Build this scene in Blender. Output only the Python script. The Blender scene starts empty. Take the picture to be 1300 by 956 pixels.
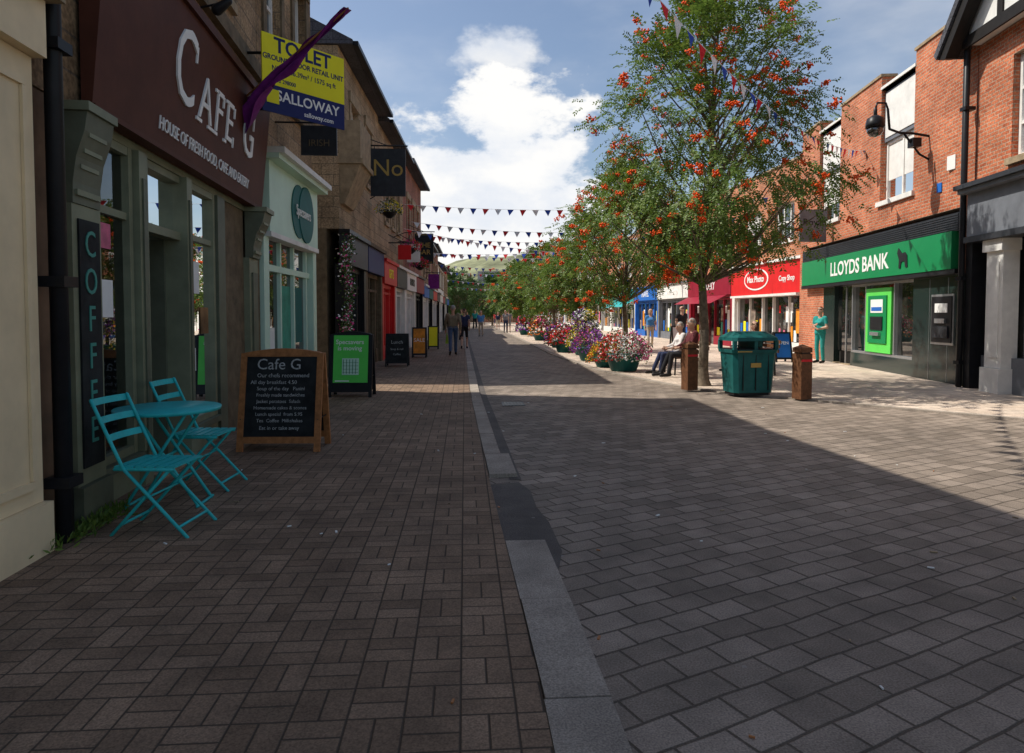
import bpy,bmesh,math,random
import numpy as np
from mathutils import Vector,Matrix
R=random.Random(7)
sc=bpy.context.scene
sc.view_settings.view_transform='Standard'
try: sc.view_settings.look='None'
except Exception: pass
sc.view_settings.exposure=0
COL=sc.collection

# ------------------------------------------------------------ materials
class NT:
    def __init__(s,name):
        s.mat=bpy.data.materials.new(name); s.mat.use_nodes=True
        s.t=s.mat.node_tree; s.n=s.t.nodes; s.b=s.n['Principled BSDF']
        s.geo=s.n.new('ShaderNodeNewGeometry')
    def link(s,a,b): s.t.links.new(a,b)
    def val(s,inp,v):
        if hasattr(v,'is_linked') or isinstance(v,bpy.types.NodeSocket): s.link(v,inp)
        else: inp.default_value=v
    def math(s,op,a,b=0.0,c=None):
        n=s.n.new('ShaderNodeMath'); n.operation=op
        s.val(n.inputs[0],a); s.val(n.inputs[1],b)
        if c is not None: s.val(n.inputs[2],c)
        return n.outputs[0]
    def noise(s,scale,detail=2,vec=None,rough=.5):
        n=s.n.new('ShaderNodeTexNoise'); n.inputs['Scale'].default_value=scale
        n.inputs['Detail'].default_value=detail; n.inputs['Roughness'].default_value=rough
        s.link(vec if vec is not None else s.geo.outputs['Position'],n.inputs['Vector'])
        return n.outputs[0]
    def rng(s,v,a,b,c,d):
        n=s.n.new('ShaderNodeMapRange'); n.clamp=True
        s.val(n.inputs[0],v)
        for i,x in enumerate((a,b,c,d)): n.inputs[i+1].default_value=x
        return n.outputs[0]
    def mix(s,f,a,b,mode='MIX'):
        n=s.n.new('ShaderNodeMix'); n.data_type='RGBA'; n.blend_type=mode
        s.val(n.inputs[0],f)
        for k,v in ((6,a),(7,b)):
            if isinstance(v,bpy.types.NodeSocket): s.link(v,n.inputs[k])
            else: n.inputs[k].default_value=(v[0],v[1],v[2],1)
        return n.outputs[2]
    def grey(s,v):
        n=s.n.new('ShaderNodeCombineColor')
        for i in range(3): s.link(v,n.inputs[i])
        return n.outputs[0]
    def sep(s,v):
        n=s.n.new('ShaderNodeSeparateXYZ'); s.link(v,n.inputs[0]); return n.outputs
    def comb(s,x,y,z=0.0):
        n=s.n.new('ShaderNodeCombineXYZ')
        s.val(n.inputs[0],x); s.val(n.inputs[1],y); s.val(n.inputs[2],z); return n.outputs[0]
    def bump(s,h,strength,dist=.01):
        n=s.n.new('ShaderNodeBump'); n.inputs['Strength'].default_value=strength
        n.inputs['Distance'].default_value=dist; s.link(h,n.inputs['Height'])
        s.link(n.outputs[0],s.b.inputs['Normal'])
    def col(s,c):
        if isinstance(c,bpy.types.NodeSocket): s.link(c,s.b.inputs['Base Color'])
        else: s.b.inputs['Base Color'].default_value=(c[0],c[1],c[2],1)
    def set(s,rough=.7,metal=0,spec=.5):
        s.b.inputs['Roughness'].default_value=rough; s.b.inputs['Metallic'].default_value=metal
        s.b.inputs['Specular IOR Level'].default_value=spec

_mc={}
def mk(name,c,rough=.6,var=.25,scale=6,bump=0,metal=0,spec=.22):
    if name in _mc: return _mc[name]
    t=NT(name); t.set(rough,metal,spec)
    n=t.noise(scale,4,rough=.65)
    f=t.rng(n,.3,.7,1-var,1+var*.6)
    t.col(t.mix(1.0,c,t.grey(f),'MULTIPLY'))
    if bump>.1: t.bump(t.noise(scale*6,1),bump,.01)
    _mc[name]=t.mat; return t.mat
def wallvec(t):
    p=t.sep(t.geo.outputs['Position']); nn=t.sep(t.geo.outputs['True Normal'])
    k=t.math('GREATER_THAN',t.math('ABSOLUTE',nn[0]),.5)
    u=t.math('ADD',t.math('MULTIPLY',p[1],k),t.math('MULTIPLY',p[0],t.math('SUBTRACT',1.0,k)))
    return t.comb(u,p[2],0.0)
def brickmat(name,c1,c2,mort,bw=.225,bh=.075,ms=.010,var=.3,bump=.5,stain=.35):
    t=NT(name); t.set(.85,0,.2)
    v=wallvec(t)
    b=t.n.new('ShaderNodeTexBrick'); t.link(v,b.inputs['Vector'])
    b.inputs['Scale'].default_value=1; b.inputs['Brick Width'].default_value=bw
    b.inputs['Row Height'].default_value=bh; b.inputs['Mortar Size'].default_value=ms
    b.inputs['Mortar Smooth'].default_value=.2; b.inputs['Bias'].default_value=0
    b.inputs['Color1'].default_value=(*c1,1); b.inputs['Color2'].default_value=(*c2,1)
    b.inputs['Mortar'].default_value=(*mort,1)
    n=t.noise(1.1,4,rough=.6); n2=t.noise(30,1)
    f=t.rng(n,.32,.68,1-stain,1+stain*.4); g=t.rng(n2,.3,.7,1-var,1+var)
    c=t.mix(1.0,b.outputs['Color'],t.grey(t.math('MULTIPLY',f,g)),'MULTIPLY')
    t.col(c)
    t.bump(t.math('SUBTRACT',1.0,b.outputs['Fac']),bump,.008)
    _mc[name]=t.mat; return t.mat

def groundnoise(t,c):
    a=t.noise(.45,4,rough=.65); b=t.noise(3.2,3,rough=.6); d=t.noise(120,1)
    f=t.math('MULTIPLY',t.rng(a,.3,.7,.72,1.18),t.math('MULTIPLY',t.rng(b,.3,.7,.76,1.18),t.rng(d,.3,.7,.70,1.30)))
    c=t.mix(1.0,c,t.grey(f),'MULTIPLY')
    s=t.n.new('ShaderNodeTexVoronoi'); s.inputs['Scale'].default_value=2.2
    t.link(t.geo.outputs['Position'],s.inputs['Vector'])
    sp=t.math('LESS_THAN',s.outputs['Distance'],.03)
    return t.mix(t.math('MULTIPLY',sp,.4),c,(.34,.32,.30)),d,b

def basket():
    t=NT('block_paving'); t.set(.8,0,.3)
    p=t.sep(t.geo.outputs['Position'])
    u=t.math('DIVIDE',t.math('ADD',p[0],50.0),.21); v=t.math('DIVIDE',t.math('ADD',p[1],50.0),.21)
    fu=t.math('FLOOR',u); fv=t.math('FLOOR',v)
    par=t.math('MODULO',t.math('ADD',fu,fv),2.0)
    ku=t.math('ADD',1.0,par); kv=t.math('SUBTRACT',2.0,par)
    uu=t.math('MULTIPLY',u,ku); vv=t.math('MULTIPLY',v,kv)
    def edge(x,k):
        f=t.math('FRACT',x); e=t.math('MINIMUM',f,t.math('SUBTRACT',1.0,f))
        return t.math('DIVIDE',e,k)
    e=t.math('MINIMUM',edge(uu,ku),edge(vv,kv))
    m=t.rng(e,.008,.030,0,1)
    w=t.n.new('ShaderNodeTexWhiteNoise'); w.noise_dimensions='3D'
    t.link(t.comb(t.math('FLOOR',uu),t.math('FLOOR',vv),par),w.inputs[0])
    r=w.outputs[0]
    c=t.mix(r,(.195,.125,.078),(.290,.192,.125))
    c,d,b=groundnoise(t,c)
    c=t.mix(m,(.065,.048,.034),c)
    t.col(c)
    h=t.math('ADD',m,t.math('MULTIPLY',r,.25))
    t.bump(h,.7,.008); return t.mat
def setts(name,c1,c2,mort,bw,bh,ang,ms=.012,wob=.05):
    t=NT(name); t.set(.75,0,.3)
    mp=t.n.new('ShaderNodeMapping'); mp.inputs['Rotation'].default_value=(0,0,ang)
    nz=t.n.new('ShaderNodeTexNoise'); nz.inputs['Scale'].default_value=2.6; nz.inputs['Detail'].default_value=1
    t.link(t.geo.outputs['Position'],nz.inputs['Vector'])
    ad=t.n.new('ShaderNodeVectorMath'); ad.operation='MULTIPLY_ADD'
    t.link(nz.outputs[1],ad.inputs[0]); ad.inputs[1].default_value=(wob,wob,0); t.link(t.geo.outputs['Position'],ad.inputs[2])
    t.link(ad.outputs[0],mp.inputs['Vector'])
    b=t.n.new('ShaderNodeTexBrick'); t.link(mp.outputs[0],b.inputs['Vector'])
    b.inputs['Scale'].default_value=1; b.inputs['Brick Width'].default_value=bw; b.inputs['Row Height'].default_value=bh
    b.inputs['Mortar Size'].default_value=ms; b.inputs['Mortar Smooth'].default_value=.6; b.inputs['Bias'].default_value=0
    b.inputs['Color1'].default_value=(*c1,1); b.inputs['Color2'].default_value=(*c2,1); b.inputs['Mortar'].default_value=(*mort,1)
    c,d,bb=groundnoise(t,b.outputs['Color']); t.col(c)
    h=t.math('ADD',t.math('SUBTRACT',1.0,b.outputs['Fac']),t.math('MULTIPLY',d,.3))
    t.bump(h,.7,.010); return t.mat
def plainground(name,c):
    t=NT(name); t.set(.8,0,.3)
    cc,d,b=groundnoise(t,t.mix(0.0,c,c)); t.col(cc)
    t.bump(d,.5,.006); return t.mat

M_PAVE=basket()
M_ROAD=setts('road_setts',(.200,.158,.122),(.315,.252,.200),(.100,.078,.058),.25,.165,math.radians(-24),.009,.035)
M_PAVR=setts('slab_paving',(.56,.44,.34),(.66,.54,.43),(.28,.22,.17),.45,.30,math.radians(4),.008,.01)
M_KERB=plainground('kerb_stone',(.35,.295,.240))
M_ASPH=plainground('asphalt_patch',(.115,.098,.086))
M_CONC=mk('ground_concrete',(.2,.2,.18),.9,.3,.4)
M_BRICK=brickmat('red_brick',(.44,.115,.052),(.60,.19,.09),(.42,.31,.22))
M_BRICK2=brickmat('orange_brick',(.48,.15,.065),(.60,.22,.10),(.42,.32,.24))
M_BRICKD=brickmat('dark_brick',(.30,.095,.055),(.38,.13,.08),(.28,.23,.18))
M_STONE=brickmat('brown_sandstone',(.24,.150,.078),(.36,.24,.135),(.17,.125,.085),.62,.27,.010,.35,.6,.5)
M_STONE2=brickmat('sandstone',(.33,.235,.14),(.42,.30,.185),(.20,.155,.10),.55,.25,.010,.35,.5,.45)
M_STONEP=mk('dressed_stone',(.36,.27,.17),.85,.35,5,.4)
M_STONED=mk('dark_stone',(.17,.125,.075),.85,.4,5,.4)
M_SAGE=mk('sage_paint',(.235,.245,.155),.5,.22,3)
M_SAGED=mk('sage_paint_dark',(.14,.15,.10),.5,.25,3)
M_CREAM=mk('cream_paint',(.86,.68,.42),.5,.14,2)
M_MAROON=mk('brown_fascia_paint',(.105,.036,.022),.6,.22,3,spec=.12)
M_BLACK=mk('black_paint',(.016,.016,.018),.4,.3,6)
M_DKGREY=mk('dark_grey_paint',(.035,.037,.042),.45,.3,6)
M_GREY=mk('grey_paint',(.17,.18,.20),.5,.2,3)
M_WHITE=mk('white_paint',(.78,.76,.71),.5,.14,3)
M_LET=mk('white_lettering',(.85,.84,.80),.5,.05,3)
M_MINT=mk('mint_panel',(.60,.80,.64),.45,.08,2)
M_TEAL=mk('teal_sign',(.010,.13,.12),.5,.12,4,spec=.1)
M_TURQ=mk('turquoise_paint',(.035,.50,.50),.35,.12,12)
M_BINT=mk('bin_teal_plastic',(.012,.11,.105),.45,.3,4)
M_GREENB=mk('bank_green',(.008,.23,.075),.35,.08,3)
M_GREENL=mk('bright_green',(.12,.66,.10),.4,.08,3)
M_GRAN=mk('dark_granite',(.020,.035,.032),.15,.4,30,spec=.5)
M_STEEL=mk('brushed_steel',(.55,.56,.57),.35,.1,5,0,.8)
M_ROOF=brickmat('slate_roof',(.07,.07,.08),(.10,.10,.115),(.04,.04,.045),.3,.2,.008,.3,.3,.3)
M_WOOD=mk('stained_wood',(.42,.17,.06),.5,.35,18)
M_POST=mk('bollard_wood',(.15,.065,.03),.6,.4,15,.3)
M_CHALK=mk('chalkboard',(.022,.024,.024),.75,.6,5)
M_YEL=mk('yellow_board',(.88,.80,.02),.5,.05,3)
M_NAVY=mk('navy_board',(.012,.022,.12),.5,.08,3)
M_PURP=mk('purple_cloth',(.20,.02,.20),.7,.35,7)
M_RED=mk('red_paint',(.66,.02,.02),.45,.12,3)
M_DRED=mk('dark_red_paint',(.28,.012,.03),.45,.12,3)
M_BLUE=mk('blue_paint',(.02,.14,.50),.45,.12,3)
M_FTEAL=mk('teal_fascia',(.02,.34,.34),.45,.12,3)
M_BFLAG=mk('flag_blue',(.03,.08,.42),.8,.15,3)
M_RFLAG=mk('flag_red',(.70,.03,.04),.8,.15,3)
M_WFLAG=mk('flag_white',(.85,.85,.85),.8,.1,3)
M_ORNG=mk('orange_poster',(.75,.28,.03),.5,.3,8)
M_PINK=mk('pink_poster',(.65,.15,.25),.5,.3,8)
M_BARK=mk('bark',(.20,.155,.11),.9,.45,14,.7)
M_TIMB=mk('black_timber',(.018,.015,.013),.6,.3,10)
M_INT=mk('interior_dark',(.022,.020,.018),.8,.5,2)
M_INTW=mk('interior_wall',(.20,.12,.07),.8,.5,1.5)
M_DISP=mk('display_goods',(.36,.28,.22),.7,.8,3)
M_DISPG=mk('display_green',(.05,.32,.22),.6,.4,3)
M_AMBER=mk('warm_interior',(.30,.16,.07),.8,.7,2)
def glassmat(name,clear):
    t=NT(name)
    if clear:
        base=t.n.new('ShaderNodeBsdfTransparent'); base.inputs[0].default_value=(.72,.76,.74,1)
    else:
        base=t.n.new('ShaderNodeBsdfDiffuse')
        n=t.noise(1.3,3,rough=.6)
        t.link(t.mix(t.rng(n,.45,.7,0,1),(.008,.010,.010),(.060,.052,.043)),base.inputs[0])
    gl=t.n.new('ShaderNodeBsdfGlossy'); gl.inputs['Roughness'].default_value=0.0; gl.inputs[0].default_value=(.92,.94,.95,1)
    fr=t.n.new('ShaderNodeFresnel'); fr.inputs[0].default_value=2.15
    mx=t.n.new('ShaderNodeMixShader'); t.link(fr.outputs[0],mx.inputs[0]); t.link(base.outputs[0],mx.inputs[1]); t.link(gl.outputs[0],mx.inputs[2])
    t.link(mx.outputs[0],t.n['Material Output'].inputs[0]); return t.mat
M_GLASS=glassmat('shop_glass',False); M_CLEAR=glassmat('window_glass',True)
def leafmat(name,c1,c2,c3,tl=.3):
    t=NT(name); t.set(.5,0,.3)
    r=t.geo.outputs['Random Per Island']
    n=t.noise(1.6,1)
    c=t.mix(r,c1,c2); c=t.mix(t.rng(n,.45,.68,0,.8),c,c3)
    t.col(c)
    if tl>0:
        tr=t.n.new('ShaderNodeBsdfTranslucent'); t.link(c,tr.inputs[0])
        mx=t.n.new('ShaderNodeMixShader'); mx.inputs[0].default_value=tl
        t.link(t.b.outputs[0],mx.inputs[1]); t.link(tr.outputs[0],mx.inputs[2])
        t.link(mx.outputs[0],t.n['Material Output'].inputs[0])
    return t.mat
M_LEAF=leafmat('rowan_leaf',(.070,.135,.022),(.20,.275,.050),(.125,.215,.035),.35)
M_LEAF2=leafmat('dark_leaf',(.04,.09,.02),(.10,.17,.04),(.06,.13,.03))
M_BERRY=mk('rowan_berry',(.85,.105,.012),.4,.2,30)
FL={k:leafmat('petal_'+k,c,tuple(min(1,x*1.4) for x in c),c,0) for k,c in dict(pink=(.70,.06,.28),red=(.70,.02,.03),white=(.8,.78,.75),purple=(.28,.05,.42),yellow=(.85,.62,.03),orange=(.8,.22,.03)).items()}

# ------------------------------------------------------------ mesh builder
class M:
    def __init__(s,T=None):
        s.v=[];s.f=[];s.mi=[];s.mats=[];s.sm=[];s.T=T if T is not None else Matrix.Identity(4)
    def m(s,mat):
        if mat not in s.mats: s.mats.append(mat)
        return s.mats.index(mat)
    def add(s,vs,fs,mat,smooth=False,T2=None):
        o=len(s.v); T=s.T if T2 is None else s.T@T2
        s.v+=[tuple(T@Vector(p)) for p in vs]
        k=s.m(mat)
        for f in fs: s.f.append(tuple(i+o for i in f)); s.mi.append(k); s.sm.append(smooth)
    def box(s,mat,x0,x1,y0,y1,z0,z1,T2=None):
        vs=[(x,y,z) for z in (z0,z1) for y in (y0,y1) for x in (x0,x1)]
        s.add(vs,[(0,2,3,1),(4,5,7,6),(0,1,5,4),(2,6,7,3),(0,4,6,2),(1,3,7,5)],mat,T2=T2)
    def quad(s,mat,a,b,c,d): s.add([a,b,c,d],[(0,1,2,3)],mat)
    def cap(s,mat,a,b,ra,rb,n=10,rings=3,T2=None,smooth=True):
        a=Vector(a);b=Vector(b);d=b-a
        if d.length<1e-6: d=Vector((0,0,1e-4)); b=a+d
        z=d.normalized(); x=z.orthogonal().normalized(); y=z.cross(x)
        vs=[];R_=[]
        for i in range(rings+1):
            th=math.pi/2*(i/rings); R_.append((a-z*ra*math.cos(th),ra*math.sin(th)))
        for i in range(rings+1):
            th=math.pi/2*(i/rings); R_.append((b+z*rb*math.sin(th),rb*math.cos(th)))
        for c,r in R_:
            r=max(r,1e-5)
            for k in range(n):
                an=2*math.pi*k/n; vs.append(tuple(c+x*(r*math.cos(an))+y*(r*math.sin(an))))
        fs=[]
        for i in range(len(R_)-1):
            for k in range(n):
                k2=(k+1)%n; fs.append((i*n+k,i*n+k2,(i+1)*n+k2,(i+1)*n+k))
        s.add(vs,fs,mat,smooth,T2)
    def tube(s,mat,pts,r,n=8,r2=None):
        L=len(pts)-1
        for i in range(L):
            ra=r if r2 is None else r+(r2-r)*i/L; rb=r if r2 is None else r+(r2-r)*(i+1)/L
            s.cap(mat,pts[i],pts[i+1],ra,rb,n,1)
    def lathe(s,mat,cx,cy,prof,n=20,smooth=True,cap=True):
        vs=[];fs=[]
        for r,z in prof:
            for k in range(n):
                an=2*math.pi*(k+.5)/n; vs.append((cx+r*math.cos(an),cy+r*math.sin(an),z))
        for i in range(len(prof)-1):
            for k in range(n):
                k2=(k+1)%n; fs.append((i*n+k,i*n+k2,(i+1)*n+k2,(i+1)*n+k))
        if cap:
            fs.append(tuple(range(n))[::-1]); fs.append(tuple((len(prof)-1)*n+k for k in range(n)))
        s.add(vs,fs,mat,smooth)
    def prism(s,mat,poly,y0,y1,T2=None):
        n=len(poly); vs=[(p[0],y0,p[1]) for p in poly]+[(p[0],y1,p[1]) for p in poly]
        fs=[tuple(range(n))[::-1],tuple(range(n,2*n))]+[(i,(i+1)%n,n+(i+1)%n,n+i) for i in range(n)]
        s.add(vs,fs,mat,T2=T2)
    def text(s,mat,body,size,T2,sx=1.0,ext=.006,align='CENTER',weight=0):
        vs,fs=textgeo(body,size,ext,align,weight)
        s.add([(x*sx,y,z) for x,y,z in vs],fs,mat,T2=T2)
    def finish(s,name,parent=None,recalc=True):
        me=bpy.data.meshes.new(name); me.from_pydata(s.v,[],s.f)
        for m in s.mats: me.materials.append(m)
        me.polygons.foreach_set('material_index',s.mi)
        me.polygons.foreach_set('use_smooth',s.sm)
        if recalc:
            bm=bmesh.new(); bm.from_mesh(me); bmesh.ops.recalc_face_normals(bm,faces=bm.faces); bm.to_mesh(me); bm.free()
        me.update()
        ob=bpy.data.objects.new(name,me); COL.objects.link(ob)
        if parent: ob.parent=parent
        return ob
_tg={}
def textgeo(body,size,ext,align,weight=0):
    key=(body,size,ext,align,weight)
    if key in _tg: return _tg[key]
    cu=bpy.data.curves.new('t','FONT'); cu.body=body; cu.size=size; cu.extrude=ext; cu.align_x=align; cu.align_y='CENTER'
    cu.resolution_u=3; cu.offset=weight
    ob=bpy.data.objects.new('t',cu); COL.objects.link(ob)
    bpy.context.view_layer.update()
    ev=ob.evaluated_get(bpy.context.evaluated_depsgraph_get()); me=ev.to_mesh()
    vs=[tuple(v.co) for v in me.vertices]
    ys=[v[1] for v in vs]; my=(min(ys)+max(ys))/2 if '\n' in body else 0
    r=([(v[0],v[1]-my,v[2]) for v in vs],[tuple(p.vertices) for p in me.polygons])
    ev.to_mesh_clear(); bpy.data.objects.remove(ob); bpy.data.curves.remove(cu)
    _tg[key]=r; return r
def basis(o,x,y,z):
    return Matrix(((x[0],y[0],z[0],o[0]),(x[1],y[1],z[1],o[1]),(x[2],y[2],z[2],o[2]),(0,0,0,1)))
def TW(x,y,z):
    return basis((x,y,z),(1,0,0),(0,0,1),(0,-1,0))
class Bld:
    def __init__(s,name,P0,P1,side):
        s.name=name; d=Vector((P1[0]-P0[0],P1[1]-P0[1],0)); s.L=d.length; d.normalize()
        s.left=side=='L'
        n=Vector((d.y,-d.x,0)) if s.left else Vector((-d.y,d.x,0))
        s.T=basis((P0[0],P0[1],0),d,n,(0,0,1)); s.p={}
    def __getitem__(s,k):
        if k not in s.p: s.p[k]=M(s.T)
        return s.p[k]
    def TT(s,S,n,z,rot=0):
        x=(1,0,0) if s.left else (-1,0,0)
        return basis((S,n,z),x,(0,0,1),(0,1,0))
    def finish(s):
        e=bpy.data.objects.new(s.name,None); COL.objects.link(e)
        for k,m in s.p.items():
            if m.v: m.finish(k,e)
        return e
    def wall(s,mat,s0,s1,z0,z1,ops,depth=.14,back=8):
        m=s['walls']
        ss=sorted({s0,s1,*[o[0] for o in ops],*[o[1] for o in ops]}); zz=sorted({z0,z1,*[o[2] for o in ops],*[o[3] for o in ops]})
        for i in range(len(ss)-1):
            for j in range(len(zz)-1):
                cs=(ss[i]+ss[i+1])/2; cz=(zz[j]+zz[j+1])/2
                if any(o[0]<cs<o[1] and o[2]<cz<o[3] for o in ops): continue
                m.quad(mat,(ss[i],0,zz[j]),(ss[i+1],0,zz[j]),(ss[i+1],0,zz[j+1]),(ss[i],0,zz[j+1]))
        for o in ops:
            a,b,c,d=o[:4]; e=-depth
            m.quad(mat,(a,0,c),(a,e,c),(a,e,d),(a,0,d)); m.quad(mat,(b,0,c),(b,e,c),(b,e,d),(b,0,d))
            m.quad(mat,(a,0,d),(a,e,d),(b,e,d),(b,0,d)); m.quad(mat,(a,0,c),(a,e,c),(b,e,c),(b,0,c))
        m.quad(mat,(s0,0,z0),(s0,-back,z0),(s0,-back,z1),(s0,0,z1)); m.quad(mat,(s1,0,z0),(s1,-back,z0),(s1,-back,z1),(s1,0,z1))
        m.quad(mat,(s0,0,z1),(s0,-back,z1),(s1,-back,z1),(s1,0,z1)); m.quad(mat,(s0,-back,z0),(s0,-back,z1),(s1,-back,z1),(s1,-back,z0))
        m.quad(mat,(s0,0,z0),(s0,-back,z0),(s1,-back,z0),(s1,0,z0))
    def window(s,a,b,c,d,depth=.14,fm=None,bars=(1,1),sill=None,surround=None,blind=0):
        fm=fm or M_WHITE; w=s['windows']; n0=-depth-.05; n1=-depth+.02; t=.075
        w.box(fm,a,b,n0,n1,c,c+t); w.box(fm,a,b,n0,n1,d-t,d); w.box(fm,a,a+t,n0,n1,c+t,d-t); w.box(fm,b-t,b,n0,n1,c+t,d-t)
        for i in range(bars[0]):
            x=a+(b-a)*(i+1)/(bars[0]+1); w.box(fm,x-.035,x+.035,n0,n1-.01,c+t,d-t)
        for i in range(bars[1]):
            z=c+(d-c)*(i+1)/(bars[1]+1); w.box(fm,a+t,b-t,n0,n1-.004,z-.03,z+.03)
        s['glass'].quad(M_GLASS,(a,-depth-.02,c),(b,-depth-.02,c),(b,-depth-.02,d),(a,-depth-.02,d))
        if blind: s['blinds'].quad(M_WHITE,(a+t,-depth-.012,d-t-(d-c)*blind),(b-t,-depth-.012,d-t-(d-c)*blind),(b-t,-depth-.012,d-t),(a+t,-depth-.012,d-t))
        if sill: s['sills'].box(sill,a-.08,b+.08,-depth+.03,.07,c-.12,c-.002)
        if surround:
            q=s['surrounds']; q.box(surround,a-.16,a-.002,-.05,.035,c,d+.002); q.box(surround,b+.002,b+.16,-.05,.035,c,d+.002)
            q.box(surround,a-.2,b+.2,-.05,.06,d+.004,d+.25)
    def shop(s,a,b,zf0,zf1,fas,fr,text=None,tmat=None,riser=.45,ts=None,rec=.12,posters=()):
        f=s['fascia']; f.box(fas,a+.05,b-.05,-.02,.16,zf0,zf1)
        f.box(fr,a,b,-.02,.24,zf1+.003,zf1+.10)
        p=s['shopfront']
        p.box(fr,a,a+.28,-rec,.09,0,zf0-.003); p.box(fr,b-.28,b,-rec,.09,0,zf0-.003)
        W=b-a-.56; x0=a+.28
        p.box(fr,x0,b-.28,-rec-.05,-.02,zf0-.12,zf0-.005)
        dw=.95; dx=x0+W*.42
        p.box(fr,x0,dx,-rec-.05,-.01,0,riser); p.box(fr,dx+dw,b-.28,-rec-.05,-.01,0,riser)
        p.box(fr,x0,b-.28,-rec-.04,-.04,2.18,2.25)
        for x in (x0,dx-.04,dx+dw-.03,b-.35): p.box(fr,x,x+.07,-rec-.045,-.03,.003,zf0-.13)
        for (u,v) in ((x0,dx),(dx+dw,b-.28)):
            x=u+(v-u)*.5; p.box(fr,x-.025,x+.025,-rec-.04,-.05,riser,zf0-.13)
        s['glass'].quad(M_GLASS,(x0,-rec-.02,0),(b-.28,-rec-.02,0),(b-.28,-rec-.02,zf0),(x0,-rec-.02,zf0))
        rs_=random.Random(int(a*37+b*11+zf1*7)+len(s.name))
        for (u,v) in ((x0+.1,dx-.1),(dx+dw+.1,b-.4)):
            x=u
            while x<v-.2:
                w_=rs_.uniform(.12,.4); h_=rs_.uniform(.2,.9)
                s['window_display'].box(rs_.choice([M_DISP,M_DISP,M_LET,M_ORNG,M_PINK,M_BLUE,M_AMBER,M_DISPG,M_YEL]),x,min(v,x+w_),-rec-.018,-rec-.010,riser+.03,riser+.03+h_)
                if rs_.random()<.4: s['window_display'].box(rs_.choice([M_LET,M_RED,M_YEL,M_AMBER]),x,min(v,x+w_*.9),-rec-.018,-rec-.009,riser+1.1,riser+1.1+rs_.uniform(.15,.4))
                x+=w_+rs_.uniform(.05,.25)
        for k,(u,z,w,h,mm) in enumerate(posters):
            s['posters'].box(mm,a+u,a+u+w,-rec-.008,-rec-.002,z,z+h)
        if text: f.text(tmat or M_LET,text,ts or (zf1-zf0)*.6,s.TT((a+b)/2,.165,(zf0+zf1)/2),weight=.004)

# ------------------------------------------------------------ camera, light, sky
cd=bpy.data.cameras.new('camera'); cam=bpy.data.objects.new('camera',cd); COL.objects.link(cam); sc.camera=cam
cam.location=(0,0,1.53); cam.rotation_euler=(math.radians(90-2.31),0,math.radians(-3.96))
cd.lens=24; cd.sensor_width=36; cd.shift_y=-.0346; cd.clip_end=6000; cd.clip_start=.05
EL=53.0; sv=Vector((-.967*math.cos(math.radians(EL)),.255*math.cos(math.radians(EL)),math.sin(math.radians(EL))))
ld=bpy.data.lights.new('sun','SUN'); ld.energy=5.0; ld.angle=math.radians(.5); ld.color=(1,.96,.88)
sun=bpy.data.objects.new('sun',ld); COL.objects.link(sun); sun.rotation_euler=sv.to_track_quat('Z','Y').to_euler()
W=bpy.data.worlds.new('World'); sc.world=W; W.use_nodes=True
wt=W.node_tree; wn=wt.nodes; wl=wt.links
bg=wn['Background']; sky=wn.new('ShaderNodeTexSky'); sky.sky_type='NISHITA'; sky.sun_disc=False
sky.sun_elevation=math.radians(EL); sky.sun_rotation=math.atan2(-.967,.255)%(2*math.pi)
sky.air_density=1.0; sky.dust_density=1.8; sky.ozone_density=.8
bg.inputs[1].default_value=.135; wl.new(sky.outputs[0],bg.inputs[0])
bg2=wn.new('ShaderNodeBackground'); bg2.inputs[1].default_value=1.02
tc=wn.new('ShaderNodeTexCoord')
def wm(op,a,b=0.0):
    n=wn.new('ShaderNodeMath'); n.operation=op
    for i,x in enumerate((a,b)):
        if isinstance(x,bpy.types.NodeSocket): wl.new(x,n.inputs[i])
        else: n.inputs[i].default_value=x
    return n.outputs[0]
def wnoise(scale,det,off,zs=1.6,rough=.55):
    mp=wn.new('ShaderNodeMapping'); mp.inputs['Scale'].default_value=(1,1,zs); mp.inputs['Location'].default_value=off
    wl.new(tc.outputs['Generated'],mp.inputs[0])
    n=wn.new('ShaderNodeTexNoise'); n.inputs['Scale'].default_value=scale; n.inputs['Detail'].default_value=det; n.inputs['Roughness'].default_value=rough
    wl.new(mp.outputs[0],n.inputs['Vector']); return n.outputs[0]
def blob(c,s):
    a=wn.new('ShaderNodeVectorMath'); a.operation='SUBTRACT'; wl.new(tc.outputs['Generated'],a.inputs[0]); a.inputs[1].default_value=c
    b=wn.new('ShaderNodeVectorMath'); b.operation='MULTIPLY'; wl.new(a.outputs[0],b.inputs[0]); b.inputs[1].default_value=s
    l=wn.new('ShaderNodeVectorMath'); l.operation='LENGTH'; wl.new(b.outputs[0],l.inputs[0]); return wm('SUBTRACT',1.0,l.outputs['Value'])
def rngw(v,a,b,c,d):
    n=wn.new('ShaderNodeMapRange'); wl.new(v,n.inputs[0])
    for i,x in enumerate((a,b,c,d)): n.inputs[i+1].default_value=x
    n.interpolation_type='SMOOTHSTEP'; return n.outputs[0]
n1=wnoise(5.5,7,(.3,.1,.7),1.8,.6); n2=wnoise(2.2,6,(2.3,1.1,.2),2.5); n3=wnoise(11,5,(1.3,4.1,.2))
m1=blob((.03,.98,.08),(4.2,1.0,4.0)); m2=blob((.05,.95,.345),(13,1.0,26))
d1=rngw(wm('ADD',wm('MULTIPLY',wm('SUBTRACT',n1,.5),2.4),m1),.0,.24,0,1)
d2=rngw(wm('ADD',wm('MULTIPLY',wm('SUBTRACT',n3,.5),2.5),m2),.05,.6,0,.8)
d3=rngw(n2,.46,.80,0,.45)
d=wm('MAXIMUM',wm('MAXIMUM',d1,d2),d3)
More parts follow.
